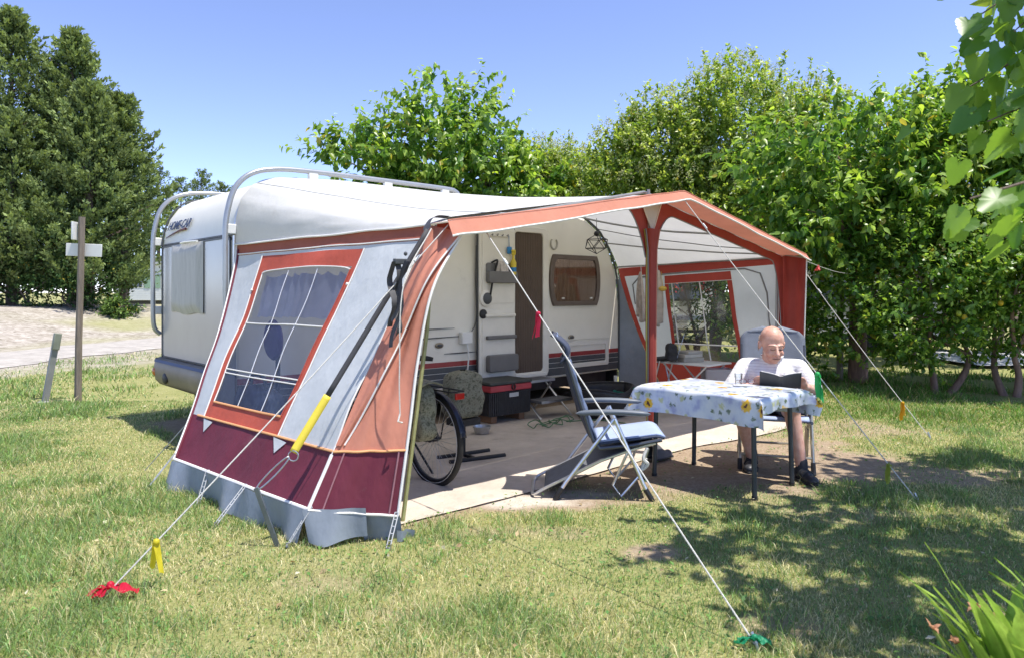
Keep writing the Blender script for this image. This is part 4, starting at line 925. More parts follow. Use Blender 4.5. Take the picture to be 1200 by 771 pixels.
uvv = coords(nt, 'UV')
base = ramp(nt, noise(nt, uvv, 9, 3, .5), [(.40, (.62, .655, .70)), (.54, (.54, .59, .68)), (.66, (.36, .39, .57))])
def spots(scale, seed_off, r0, r1, thr):
    mp = nt.nodes.new('ShaderNodeMapping'); mp.inputs['Location'].default_value = (seed_off, seed_off * .7, 0); nt.links.new(uvv, mp.inputs[0])
    wv = nt.nodes.new('ShaderNodeVectorMath'); wv.operation = 'MULTIPLY_ADD'
    nz_ = nt.nodes.new('ShaderNodeTexNoise'); nz_.inputs['Scale'].default_value = 42; nt.links.new(uvv, nz_.inputs['Vector'])
    wv.inputs[1].default_value = (.06, .06, 0); nt.links.new(nz_.outputs['Color'], wv.inputs[0]); nt.links.new(mp.outputs[0], wv.inputs[2])
    vo = nt.nodes.new('ShaderNodeTexVoronoi'); vo.inputs['Scale'].default_value = scale; vo.inputs['Randomness'].default_value = .75; vo.voronoi_dimensions = '2D'; nt.links.new(wv.outputs[0], vo.inputs['Vector'])
    a = nt.nodes.new('ShaderNodeMapRange'); a.inputs[1].default_value = r0; a.inputs[2].default_value = r1; a.inputs[3].default_value = 1; a.inputs[4].default_value = 0; nt.links.new(vo.outputs['Distance'], a.inputs[0])
    se = nt.nodes.new('ShaderNodeSeparateColor'); nt.links.new(vo.outputs['Color'], se.inputs[0])
    g = nt.nodes.new('ShaderNodeMath'); g.operation = 'GREATER_THAN'; g.inputs[1].default_value = thr; nt.links.new(se.outputs[0], g.inputs[0])
    mu = nt.nodes.new('ShaderNodeMath'); mu.operation = 'MULTIPLY'; nt.links.new(a.outputs[0], mu.inputs[0]); nt.links.new(g.outputs[0], mu.inputs[1]); return mu.outputs[0]
c_ = mixc(nt, spots(13, 3.1, .10, .26, .5), base, (.12, .17, .11))
c_ = mixc(nt, spots(9, 7.7, .14, .24, .5), c_, (.50, .52, .30))
c_ = mixc(nt, spots(4.6, 1.3, .16, .21, .5), c_, (.80, .47, .03))
c_ = mixc(nt, spots(4.6, 1.3, .065, .085, .5), c_, (.11, .035, .015))
nt.links.new(c_, p.inputs['Base Color']); p.inputs['Roughness'].default_value = .28; p.inputs['Specular IOR Level'].default_value = .5
HX, HY, HG = .345, .505, .20; HF = .11
def oil(u, v):
    x = lerp(-HX - HG, HX + HG, u); y = lerp(-HY - HF, HY + HG, v); ex = max(0, abs(x) - HX); ey = max(0, abs(y) - HY); sx = 1 if x > 0 else -1; sy = 1 if y > 0 else -1
    z = .724; X = max(-HX, min(HX, x)); Y = max(-HY, min(HY, y))
    if ex > 0 or ey > 0:
        hang = max(ex, ey); both = min(ex, ey)
        out = .018 + .02 * math.sin(y * 14 + 1) * (ex > 0) * min(1, ex * 6) + .022 * math.sin(x * 17) * (ey > 0) * min(1, ey * 6)
        ddx = ex / max(hang, 1e-6); ddy = ey / max(hang, 1e-6)
        f = min(1, hang / .03)
        X += sx * (out * f * (ddx > 0) * min(1, ddx * 2) + both * .62); Y += sy * (out * f * min(1, ddy * 2) + both * .62)
        z -= max(0, hang - .008) + both * .10
        z += .006 * math.sin(x * 9 + y * 7)
    else: z += .002 * math.sin(x * 20) * math.sin(y * 13)
    return Vector((X, Y, z))
m = MB(); NU, NV = 64, 80; m.grid(oil, NU, NV)
oc = m.build('tablecloth', om, ang=180); oc.location = tc; oc.rotation_euler = (0, 0, TH)
tag(oc, 'pale blue oilcloth printed with sunflowers draped over the camping table', 'tablecloth')
ul = oc.data.uv_layers.new(name='UVMap'); uvs = []
for lp in oc.data.loops:
    i, j = divmod(lp.vertex_index, NV + 1); uvs += [(2 * (HX + HG)) * i / NU, (2 * (HY + HG)) * j / NV]
ul.data.foreach_set('uv', uvs)
# things on the table
eg = thing('eyeglasses', 'pair of thin dark red framed eyeglasses resting on the tablecloth', 'eyeglasses', (1.86, 5.60, .728))
for dx in (-.032, .032):
    c_ = Vector((1.86 + dx, 5.60, .752)); m = MB(); m.tube([c_ + Vector((.027 * math.cos(R(a)), .0, .02 * math.sin(R(a)))) for a in range(0, 360, 24)], .0025, 5, True); fr_ = m.build('rim', pm('glasses_frame', (.16, .04, .05), .35), eg, world=True)
    m = MB(); m.lathe([(.001, -.001), (.026, -.001), (.026, .001), (.001, .001)], c_, 14, Matrix.Rotation(R(90), 3, 'X')); m.build('lens', glassmat('lens_glass', (.95, .95, .95), .03, (.8, .8, .8), .08), eg, world=True)
    m = MB(); m.tube([c_ + Vector((.028 * (1 if dx > 0 else -1), 0, .005)), c_ + Vector((.03 * (1 if dx > 0 else -1), .08, .0)), c_ + Vector((.02 * (1 if dx > 0 else -1), .13, -.02))], .0025, 5); m.build('temple', pm('glasses_frame', (.16, .04, .05), .35), eg, world=True)
ph = MB(); ph.box((1.80, 5.52, .732), (.15, .08, .009), Euler((0, 0, R(-12)))); tag(ph.build('mobile_phone', pm('phone_white', (.62, .62, .63), .15), loc=(1.8, 5.52, .727), bevel=.004), 'slim pale phone lying flat on the tablecloth near the eyeglasses', 'phone')
tu = thing('drinking_glass', 'small clear drinking glass on the tablecloth in front of the man', 'glass', (1.80, 5.63, .727))
m = MB(); m.lathe([(.002, 0), (.026, 0), (.032, .085), (.029, .085), (.024, .008), (.002, .008)], (1.80, 5.63, .727), 18); m.build('tumbler', glassmat('clear_glass', (.93, .95, .96), .04, (.8, .8, .85), .10), tu, world=True)

# ------------------------------------------------------------------ bicycle with camouflage panniers
CAMO = bpy.data.materials.new('camouflage_cloth'); CAMO.use_nodes = True; nt = CAMO.node_tree; p = nt.nodes['Principled BSDF']
vv = coords(nt, 'Object'); cc = ramp(nt, noise(nt, vv, 26, 4, .75), [(.36, (.07, .075, .05)), (.45, (.17, .17, .12)), (.54, (.26, .255, .19)), (.63, (.11, .125, .08))])
nt.links.new(cc, p.inputs['Base Color']); p.inputs['Roughness'].default_value = .9
bk = thing('bicycle', 'dark bicycle with spoked rear wheel parked under the awning', 'bicycle', W(.72, 2.05, 0), math.atan2(CT, -ST))
# local x: forward (towards the caravan), y: left, z: up
WR = .335
def wheel(x0):
    m = MB(); m.tube([(x0 + WR * math.cos(R(a)), 0, WR + .005 + WR * math.sin(R(a))) for a in range(0, 360, 10)], .023, 8, True); wh = m.build('wheel', RUBBER, bk, ang=80)
    m = MB(); m.tube([(x0 + (WR - .03) * math.cos(R(a)), 0, WR + .005 + (WR - .03) * math.sin(R(a))) for a in range(0, 360, 10)], .011, 6, True); m.build('rim', pm('rim_dark', (.10, .10, .105), .35, .7), wh)
    for sy in (-1, 1): m = MB(); m.tube([(x0 + (WR - .012) * math.cos(R(a)), .0235 * sy, WR + .005 + (WR - .012) * math.sin(R(a))) for a in range(0, 360, 10)], .0025, 5, True); m.build('reflective_band', pm('reflective', (.6, .6, .6), .3), wh)
    m = MB()
    for i in range(32):
        a = 2 * math.pi * i / 32; b = a + (.5 if i % 2 else -.5); y = .028 * (1 if i % 4 < 2 else -1)
        m.tube([(x0 + .022 * math.cos(b), y, WR + .005 + .022 * math.sin(b)), (x0 + (WR - .035) * math.cos(a), 0, WR + .005 + (WR - .035) * math.sin(a))], .0016, 4)
    m.build('spokes', STEEL, wh); m = MB(); m.lathe([(.008, -.06), (.02, -.04), (.022, .04), (.008, .06)], (x0, 0, WR + .005), 12, Matrix.Rotation(R(90), 3, 'X')); m.build('hub', BLACKP, wh)
wheel(0); wheel(1.07)
BF = pm('bike_frame', (.03, .035, .05), .3, .3)
bb = (.44, 0, .28); sh = (1.0, 0, .86); stp = (.30, 0, .82)
m = MB(); m.tube([(.28, 0, .88), bb], .017, 8); m.tube([bb, (.97, 0, .74)], .022, 8); m.tube([(.32, 0, .70), (.96, 0, .82)], .016, 8)
for y in (-.06, .06): m.tube([(0, y, WR), (.1, y * .8, WR - .01), bb], .010, 6); m.tube([(0, y, WR), (.31, y * .3, .74)], .008, 6); m.tube([(1.07, y, WR), (1.0, y * .8, .66), (.985, 0, .72)], .012, 6)
m.tube([(.985, 0, .70), (.94, 0, 1.0)], .018, 8); m.build('frame', BF, bk)
m = MB(); m.grid(lambda u, v: (lerp(.12, .40, u), (v - .5) * lerp(.17, .05, u ** .7), .93 + .02 * math.cos((v - .5) * 3) - .01 * u), 10, 6); m.build('saddle', BLACKF, bk, solid=.03)
m = MB(); m.tube(bez([(.80, -.30, 1.04), (.90, -.12, 1.06), (.93, 0, 1.03), (.90, .12, 1.06), (.80, .30, 1.04)], 6), .012, 8); m.build('handlebar', BLACKP, bk)
m = MB(); m.grid(lambda u, v: ((WR + .045) * math.cos(lerp(.1, 2.95, u)), (v - .5) * .055, WR + (WR + .045) * math.sin(lerp(.1, 2.95, u)) + .006 * math.cos((v - .5) * 6)), 24, 4); m.build('mudguard', pm('mudguard_blue', (.02, .025, .045), .25), bk, ang=180, solid=.003)
m = MB(); m.tube([(-.30, -.06, .73), (.25, -.06, .73)], .006, 6); m.tube([(-.30, .06, .73), (.25, .06, .73)], .006, 6); m.tube([(-.30, -.06, .73), (-.30, .06, .73)], .006, 6); m.tube([(0, .07, WR), (-.12, .06, .73)], .006, 6); m.tube([(0, -.07, WR), (-.12, -.06, .73)], .006, 6); m.build('luggage_rack', BLACKP, bk)
m = MB(); m.box((-.325, 0, .70), (.02, .08, .045)); m.build('reflector', pm('reflector_red', (.45, .02, .015), .2), bk, bevel=.006)
m = MB(); m.tube([(.36, .05, .28), (.22, .16, .0)], .009, 6); m.tube([(.36, -.05, .28), (.22, -.16, .0)], .009, 6); m.build('kickstand', BLACKP, bk)
m = MB(); m.lathe([(.01, -.004), (.09, -.004), (.09, .004), (.01, .004)], (bb[0], -.05, bb[2]), 20, Matrix.Rotation(R(90), 3, 'X')); m.tube([(bb[0], -.07, bb[2]), (bb[0] + .1, -.07, bb[2] - .13)], .008, 6); m.tube([(bb[0], .07, bb[2]), (bb[0] - .1, .07, bb[2] + .13)], .008, 6); m.build('crankset', BLACKP, bk)
def softbag(m, c, d, seed, M=None):
    def fn(u, v):
        a = u * 2 * math.pi; t = v * 2 - 1
        e = .35; cx_ = math.copysign(abs(math.cos(a)) ** e, math.cos(a)); cy_ = math.copysign(abs(math.sin(a)) ** e, math.sin(a))
        k = max(0.02, 1 - abs(t) ** 7) ** .5; w_ = 1 + .10 * nz(u * 9, v * 6, 1, seed) - .12 * v + .05 * math.sin(v * 14 + u * 9)
        p = Vector((d[0] / 2 * cx_ * k * w_, d[1] / 2 * cy_ * k * w_, d[2] / 2 * t + .02 * nz(u * 6, v * 3, 1, seed + 2) * (v > .8)))
        return (M @ p if M else p) + Vector(c)
    m.grid(fn, 40, 20); return m
pb = thing('pannier_bag', 'camouflage pannier bag on the near side of the bicycle rear wheel', 'bag', W(.55, 2.1, .35), math.atan2(CT, -ST))
m = softbag(MB(), (0.02, .0, .22), (.34, .17, .44), 3); m.build('bag_body', CAMO, pb, ang=180)
m = MB(); m.grid(lambda u, v: (lerp(-.17, .2, u), lerp(-.10, .10, v), .445 + .02 * math.cos((v - .5) * 4) - .02 * abs(u - .5)), 8, 6); m.build('flap', CAMO, pb, solid=.012)
m = MB(); m.tube([(.1, .1, .44), (.1, .1, .3)], .008, 5); m.build('strap', BLACKF, pb)
cb = thing('camouflage_bag', 'camouflage cloth bag on a low black stand between bicycle and crate', 'bag', W(1.40, 1.55, 0), TH)
m = softbag(MB(), (0, 0, .56), (.34, .26, .42), 5); m.build('bag_body', CAMO, cb, ang=180)
m = MB(); m.tube([(-.22, -.1, .02), (.3, -.22, .02)], .02, 8); m.build('stand_foot', BLACKP, cb); m = MB(); m.tube([(-.2, .1, .02), (.32, .02, .02)], .02, 8); m.build('stand_foot', BLACKP, cb)
m = MB(); m.b2((-.12, -.1, .30), (.12, .08, .36)); m.tube([(0, 0, .03), (0, 0, .34)], .025, 8); m.tube([(.02, -.17, .02), (.05, .07, .02)], .018, 8); m.build('stand_column', BLACKP, cb)

# ------------------------------------------------------------------ things on the groundsheet by the caravan
cr_ = thing('storage_crate', 'dark ribbed storage crate with black lid and red band', 'crate', W(2.55, .38, 0), TH)
m = MB(); CRM = pm('crate_black', (.035, .034, .036), .55, var=.3, vs=10)
m.b2((.02, -.18, .09), (.60, .20, .36)); m.build('crate_body', CRM, cr_, bevel=.012)
for k in range(19): m = MB(); x = .04 + k * .0305; m.b2((x, -.192, .10), (x + .014, -.178, .35)); m.build('rib', CRM, cr_)
for k in range(12): m = MB(); y = -.165 + k * .0305; m.b2((.008, y, .10), (.022, y + .014, .35)); m.build('rib', CRM, cr_)
m = MB(); m.b2((.0, -.20, .36), (.62, .22, .43)); m.build('red_band', pm('crate_red', (.42, .05, .06), .5, var=.15), cr_, bevel=.01)
m = MB(); m.b2((-.005, -.205, .432), (.625, .225, .47)); m.build('lid', pm('lid_black', (.05, .055, .05), .6, var=.25), cr_, bevel=.012)
m = MB(); m.tube([(.33 + .025 * math.cos(R(a)), -.212, .405 + .03 * math.sin(R(a))) for a in range(0, 360, 30)], .008, 6, True); m.build('latch', BLACKP, cr_)
m = MB(); m.b2((.28, -.197, .29), (.42, -.191, .335)); m.build('name_plate', pm('plate_grey', (.45, .45, .44), .5), cr_)
for x in (.1, .52):
    m = MB(); m.b2((x - .04, -.14, 0.012), (x + .04, .14, .09)); m.build('block', pm('brown_block', (.20, .11, .06), .8), cr_)
sp2 = thing('folding_step', 'two tread folding aluminium step below the caravan door', 'step', W(3.45, .35, 0), TH)
TRD = pm('step_tread', (.10, .10, .105), .6, var=.2)
for s in (-.24, .24):
    m = MB(); m.tube([(s, .12, .40), (s * 1.05, -.36, .012)], .014, 8, flat=.6); m.build('leg', ALU, sp2); m = MB(); m.tube([(s * .9, -.05, .37), (s * .95, .26, .012)], .012, 8); m.build('leg', ALU, sp2)
m = MB(); m.b2((-.27, -.06, .385), (.27, .17, .42)); m.build('tread', TRD, sp2, bevel=.008); m = MB(); m.b2((-.25, -.36, .185), (.25, -.15, .22)); m.build('tread', TRD, sp2, bevel=.008)
for y in (-.062, .172): m = MB(); m.b2((-.27, y - .004, .388), (.27, y + .004, .417)); m.build('tread_edge', ALU, sp2)
m = MB(); m.b2((-.25, -.366, .188), (.25, -.358, .217)); m.build('tread_edge', ALU, sp2)
tt = thing('plastic_tub', 'wide black plastic tub on the groundsheet behind the empty recliner', 'tub', W(3.92, 1.0, .01), TH)
def tub(u, v):
    a = u * 2 * math.pi; r = lerp(.80, 1, v) ; z = lerp(.02, .35, v) - .06 * v * math.exp(-((a - 4.7) / .5) ** 2)
    return (.42 * r * math.cos(a), .30 * r * math.sin(a), z)
m = MB(); m.grid(tub, 40, 6); m.build('tub_wall', BLACKP, tt, ang=180, solid=.012); m = MB(); m.lathe([(.01, .02), (.80, .02)], (0, 0, .005), 40, None, .42, .30); m.build('tub_floor', BLACKP, tt)
m = MB(); m.tube([tub(k / 40, 1) for k in range(40)], .012, 6, True); m.build('tub_rim', BLACKP, tt)
m = MB(); m.grid(lambda u, v: (lerp(-.10, .30, u), lerp(-.18, .2, v), .12 + .10 * nz(u * 5, v * 5, 1, 3) + .06 * math.sin(u * 3.1) * math.sin(v * 3.1)), 20, 20)
bl = m.build('brown_blanket', pm('brown_blanket', (.28, .15, .075), .9, var=.3, vs=9, bump=.4, bs=120), ang=180, solid=.012); bl.location = W(3.92, 1.0, .03); bl.rotation_euler = (0, 0, TH); tag(bl, 'crumpled brown blanket lying in the black plastic tub', 'blanket')
tq = thing('teal_crate', 'teal plastic crate beside the centre pole behind the table', 'crate', W(4.45, 1.05, .012), TH)
TEAL = pm('teal_plastic', (.03, .22, .17), .45, var=.15)
for k in range(4): m = MB(); ring(m, rr(-.2, .2, -.15, .15, .03), rr(-.19, .19, -.14, .14, .025), .02 + k * .065, .055 + k * .065, lambda a, b, d: Vector((a, b, d))); m.build('side_band', TEAL, tq)
for x in (-.195, .195):
    for y in (-.145, .145): m = MB(); m.b2((x - .015, y - .015, 0), (x + .015, y + .015, .26)); m.build('corner_post', TEAL, tq)
m = MB(); m.b2((-.18, -.13, .005), (.18, .13, .015)); m.build('crate_floor', TEAL, tq)
def bottle(c, h, r, mt, cap, label, nm='bottle'):
    t = thing(nm, label, 'bottle', c); m = MB(); m.lathe([(r * .9, 0), (r, .01), (r, h * .65), (r * .4, h * .82), (r * .4, h * .9)], c, 14); m.build('bottle_body', mt, t, world=True); m = MB(); m.lathe([(r * .45, h * .9), (r * .45, h)], c, 12); m.build('cap', cap, t, world=True)
bottle(W(4.75, .62, .012), .30, .05, pm('lime_plastic', (.55, .62, .06), .35, var=.3, vs=18), WHITEP, 'lime green bottle on the floor at the caravan end')
bottle(W(4.62, .62, .012), .38, .055, pm('white_bag', (.68, .66, .6), .6), WHITEP, 'white bottle standing beside the lime green one')
bw = thing('steel_bowl', 'steel pet bowl in front of the ribbed storage crate', 'bowl', W(2.2, .85, .012)); m = MB(); m.lathe([(.01, 0), (.07, 0), (.095, .075), (.088, .075), (.065, .008), (.01, .008)], W(2.2, .85, .012), 20); m.build('bowl_shell', STEEL, bw, world=True)
bb2 = thing('blue_basin', 'blue plastic basin on the floor seen below the tablecloth', 'basin', (2.5, 9.05, .012)); m = MB(); m.lathe([(.01, 0), (.2, 0), (.25, .15), (.26, .15), (.26, .16), (.24, .155), (.19, .012), (.01, .012)], (2.5, 9.05, .012), 24); m.build('basin_shell', pm('blue_basin', (.02, .19, .45), .35), bb2, world=True)
m = MB(); g = random.Random(5); P = []
for k in range(46): a = k * .55; r_ = .10 + .02 * math.sin(k); P.append(W(2.75 + .012 * k + r_ * math.cos(a) * 1.2, 1.05 + r_ * math.sin(a), .03 + .012 * (k % 5)))
P += [W(3.3, 1.0, .02), W(3.6, 1.15, .02), W(3.7, 1.5, .02), W(3.5, 1.9, .02)]
m.tube(bez(P, 3), .006, 5); tag(m.build('garden_hose', pm('green_hose', (.08, .17, .08), .5), loc=W(2.9, 1.05, .01)), 'thin green hose coiled loosely on the groundsheet', 'hose')
sh_ = thing('sandbag_weight', 'dark grey shoe standing at the foot of the centre pole', 'shoe', W(2.62, 2.75, .012), TH)
sh_.name = 'single_shoe'
m = MB(); m.grid(lambda u, v: (lerp(-.13, .13, u), .055 * math.cos(v * math.pi) * (1 - .3 * abs(u - .5)), (.02 + (.13 - .08 * u + .02 * math.sin(u * 6)) * math.sin(v * math.pi))), 14, 10); m.build('upper', pm('shoe_grey', (.10, .10, .11), .7, var=.25), sh_); m = MB(); m.b2((-.14, -.055, 0), (.14, .055, .022)); m.build('sole', BLACKP, sh_, bevel=.008)

# ------------------------------------------------------------------ at the back of the awning
it = thing('folding_side_table', 'small white folding table against the right awning window', 'table', (2.19, 8.55, 0), TH + R(90))
m = MB(); m.b2((-.36, -.26, .60), (.36, .26, .622)); m.build('table_top', WHITEP, it, bevel=.008)
for y in (-.2, .2):
    m = MB(); m.tube([(-.3, y, .59), (.3, y, .02)], .010, 7); m.build('leg', WHITEP, it); m = MB(); m.tube([(.3, y * .9, .59), (-.3, y * .9, .02)], .010, 7); m.build('leg', WHITEP, it)
tz = .623
for k, (dx, dy, w_, d_, h_, c_, lb) in enumerate(((-.02, .05, .28, .2, .055, (.36, .34, .29), 'bottom book of the stack on the white folding table'), (-.03, .04, .27, .19, .04, (.50, .47, .41), 'middle book of the stack on the white folding table'), (-.01, .05, .24, .18, .035, (.40, .38, .34), 'top book of the stack on the white folding table'))):
    o = MB(); c0 = Vector((2.16 + dx, 8.5 + dy, tz)); o.box(c0 + Vector((0, 0, h_ / 2)), (w_, d_, h_ - .002), Euler((0, 0, R(20 + 6 * k)))); tz += h_
    tag(o.build('book', pm('book_cover_%d' % k, c_, .7), loc=c0, bevel=.004), lb, 'book', 'books stacked on the folding table')
m = softbag(MB(), (1.90, 8.45, .74), (.13, .18, .22), 9); tag(m.build('black_bag', BLACKF, loc=(1.9, 8.45, .63), ang=180), 'small black bag on the white folding table by the pole', 'bag')
m = MB(); m.tube([(1.97, 8.5, .63), (2.08, 8.55, .95)], .004, 5); m.sphere((1.97, 8.5, .64), .02, 8); tag(m.build('antenna', STEEL, loc=(1.97, 8.5, .63)), 'thin silver antenna leaning up from the folding table', 'antenna')
pbk = thing('plastic_basket', 'translucent plastic basket in front of the red awning skirt', 'basket', (2.42, 8.35, .012)); PBM = glassmat('translucent_plastic', (.85, .85, .88), .35, (.6, .6, .66), .05, .3)
m = MB(); ring(m, rr(-.17, .17, -.12, .12, .02), rr(-.165, .165, -.115, .115, .02), .02, .56, lambda a, b, d: Vector((2.42 + a, 8.35 + b, d))); m.build('basket_wall', PBM, pbk, world=True); m = MB(); m.b2((2.26, 8.24, .012), (2.58, 8.46, .02)); m.build('basket_floor', PBM, pbk, world=True)
fs = thing('folded_chair', 'folded grey camp stool standing left of the folding table', 'stool', W(4.75, 1.25, .012), TH)
for x in (-.14, .14):
    m = MB(); m.tube([(x, -.1, 0), (x, .08, .62)], .010, 7); m.build('leg', ALU, fs); m = MB(); m.tube([(x, .12, 0), (x, -.06, .62)], .010, 7); m.build('leg', ALU, fs)
m = MB(); m.b2((-.16, -.09, .62), (.16, .1, .65)); m.build('seat', BLACKF, fs, bevel=.008)
# hanging things
def cloth(name, c, w_, h_, seed, mt, label):
    t = thing(name, label, 'towel', (c[0], c[1], c[2]), TH + R(60), 'cloths hung at the back of the awning')
    def fn(u, v):
        k = .18 + .82 * min(1, v * 1.6) ** .7; return ((u - .5) * w_ * k + .02 * math.sin(v * 4 + seed), .035 * math.sin(u * 14 + seed) * k, -h_ * v * (1 - .12 * abs(u - .4) * 2))
    m = MB(); m.grid(fn, 22, 20); cl_ = m.build('cloth', mt, t, ang=180, solid=.004); m = MB(); m.tube([(0, 0, .09), (.008, 0, .05), (0, 0, .0)], .004, 5); m.build('hook', STEEL, t)
TOW = pm('towel_beige', (.55, .48, .42), .9, var=.25, vs=14, trans=.15); TOW2 = pm('towel_cream', (.62, .55, .47), .9, var=.2, vs=10, trans=.15)
cloth('hanging_towel', W(4.98, .75, 1.72), .22, .66, 1, TOW, 'beige checked towel hanging beside the caravan end')
cloth('hanging_towel', W(5.20, .85, 1.74), .24, .74, 4, TOW2, 'cream towel with a yellow ornament hanging left of the centre pole')
m = MB(); m.sphere(W(5.17, .95, 1.50), (.055, .05, .035), 12); m.tube([W(5.17, .93, 1.72), W(5.17, .95, 1.53)], .003, 5); tag(m.build('hanging_ornament', pm('yellow_ornament', (.60, .42, .08), .5), loc=W(5.17, .95, 1.5)), 'round yellow ornament hanging in front of the cream towel', 'ornament')
ln = thing('wire_lantern', 'black geometric wire lantern hanging from the awning roof', 'lantern', W(4.33, .55, 2.06))
bm = bmesh.new(); bmesh.ops.create_icosphere(bm, subdivisions=1, radius=.155); m = MB()
for e in bm.edges: m.tube([W(4.33, .55, 2.06) + Vector((v.co.x, v.co.y, v.co.z * .8)) for v in e.verts], .0045, 5)
bm.free(); m.build('wire_cage', BLACKP, ln, world=True); m = MB(); m.tube([W(4.33, .55, 2.16), W(4.33, .55, 2.45)], .004, 5); m.build('cord', BLACKP, ln, world=True); m = MB(); m.sphere(W(4.33, .55, 2.19), .035, 12); m.build('socket', BLACKP, ln, world=True)
# a round purple fan seen through the left window
fa = thing('purple_parasol', 'purple round fan seen through the left awning window', 'fan', W(.07, .75, 0)); fa.name = 'round_fan'
m = MB(); m.lathe([(.01, -.02), (.15, -.02), (.17, 0), (.15, .02), (.01, .02)], W(.03, .75, 1.06), 28, Matrix.Rotation(TH, 3, 'Z') @ Matrix.Rotation(R(90), 3, 'Y')); m.build('fan_disc', pm('purple_plastic', (.10, .06, .20), .5), fa, world=True)
m = MB(); m.tube([W(.07, .75, 0), W(.07, .75, 1.02)], .02, 8); m.build('stem', BLACKP, fa, world=True); m = MB(); m.lathe([(.01, 0), (.18, 0), (.16, .03), (.01, .04)], W(.07, .75, .012), 20); m.build('base', BLACKP, fa, world=True)

nb_ = thing('window_dark_bag', 'large navy bag added behind the lower left awning window to darken it', 'bag', W(-.18, .95, .012), TH)  # added to darken the view through the lower left window
m = softbag(MB(), (0, 0, .36), (.26, .62, .70), 15); m.build('bag_body', pm('navy_bag', (.018, .024, .06), .6, var=.5, vs=16, bump=.3, bs=80), nb_, ang=180)
m = MB(); m.tube(bez([(0, -.15, .69), (0, -.1, .78), (0, .1, .78), (0, .15, .69)], 6), .014, 6); m.build('handle', BLACKF, nb_)
# ------------------------------------------------------------------ the reading man
man = thing('person', 'bald man in white striped shirt and dark shorts reading in his chair', 'person', (MP[0], MP[1], 0), MR)
def skinmesh(m, name, mat, parent, vox, it=8, fac=.6):
    o = m.build(name, mat, parent, ang=180)
    r = o.modifiers.new('remesh', 'REMESH'); r.mode = 'VOXEL'; r.voxel_size = vox
    s = o.modifiers.new('smooth', 'SMOOTH'); s.iterations = it; s.factor = fac
    dg = bpy.context.evaluated_depsgraph_get(); me = bpy.data.meshes.new_from_object(o.evaluated_get(dg))
    o.modifiers.clear(); o.data = me
    me.shade_smooth()
    if not me.materials: me.materials.append(mat)
    return o
SKIN = bpy.data.materials.new('skin'); SKIN.use_nodes = True; nt = SKIN.node_tree; p = nt.nodes['Principled BSDF']
vv = coords(nt, 'Object'); cc = ramp(nt, noise(nt, vv, 14, 4, .6), [(.32, (.53, .25, .18)), (.5, (.62, .345, .255)), (.68, (.69, .42, .325))])
nt.links.new(cc, p.inputs['Base Color']); p.inputs['Roughness'].default_value = .45; p.inputs['Specular IOR Level'].default_value = .4
bs_ = nt.nodes.new('ShaderNodeBump'); bs_.inputs['Strength'].default_value = .25; bs_.inputs['Distance'].default_value = .006; nt.links.new(noise(nt, vv, 70, 4, .6), bs_.inputs['Height']); nt.links.new(bs_.outputs[0], p.inputs['Normal'])
p.inputs['Subsurface Weight'].default_value = .12; p.inputs['Subsurface Radius'].default_value = (.012, .005, .003)
m = MB()
# torso core, neck
m.sphere((0, -.02, .50), (.17, .13, .12), 16); m.capsule((0, -.02, .55), .13, (0, -.01, .72), .12, 16); m.capsule((-.15, -.02, .82), .06, (.15, -.02, .82), .06)
m.capsule((0, -.01, .82), .07, (.0, -.10, .95), .078)
# head: pitched down and turned a little towards the picture's right
HM = Matrix.Rotation(R(17), 3, 'Z') @ Matrix.Rotation(R(15), 3, 'X'); HC = Vector((.0, -.155, 1.025)); HS = 1.15
def hp(x, y, z): return HC + HM @ Vector((x, y, z)) * HS
m.sphere(hp(0, .018, .03), (.095, .117, .107), 20, HM); m.sphere(hp(0, -.02, -.03), (.080, .090, .096), 18, HM); m.sphere(hp(0, -.035, -.085), (.066, .070, .052), 16, HM)
m.sphere(hp(0, -.082, -.105), (.028, .024, .022), 12, HM); m.sphere(hp(0, .0, -.10), (.076, .075, .058), 14, HM)      # chin, jowl
for sx in (-1, 1):
    m.sphere(hp(sx * .038, -.078, -.045), (.028, .024, .026), 12, HM)      # cheek
    m.capsule(hp(sx * .012, -.092, .014), .009, hp(sx * .052, -.074, .012), .009, 10)  # brow
    m.sphere(hp(sx * .086, .012, -.015), (.012, .022, .034), 12, HM); m.sphere(hp(sx * .092, .02, .002), (.010, .016, .018), 10, HM)   # ear
m.capsule(hp(0, -.097, -.002), .011, hp(0, -.127, -.040), .0175, 10); m.sphere(hp(-.014, -.108, -.045), .011, 8); m.sphere(hp(.014, -.108, -.045), .011, 8)  # nose
m.capsule(hp(-.022, -.098, -.072), .008, hp(.022, -.098, -.072), .008, 8); m.capsule(hp(-.018, -.096, -.086), .009, hp(.018, -.096, -.086), .009, 8)   # lips
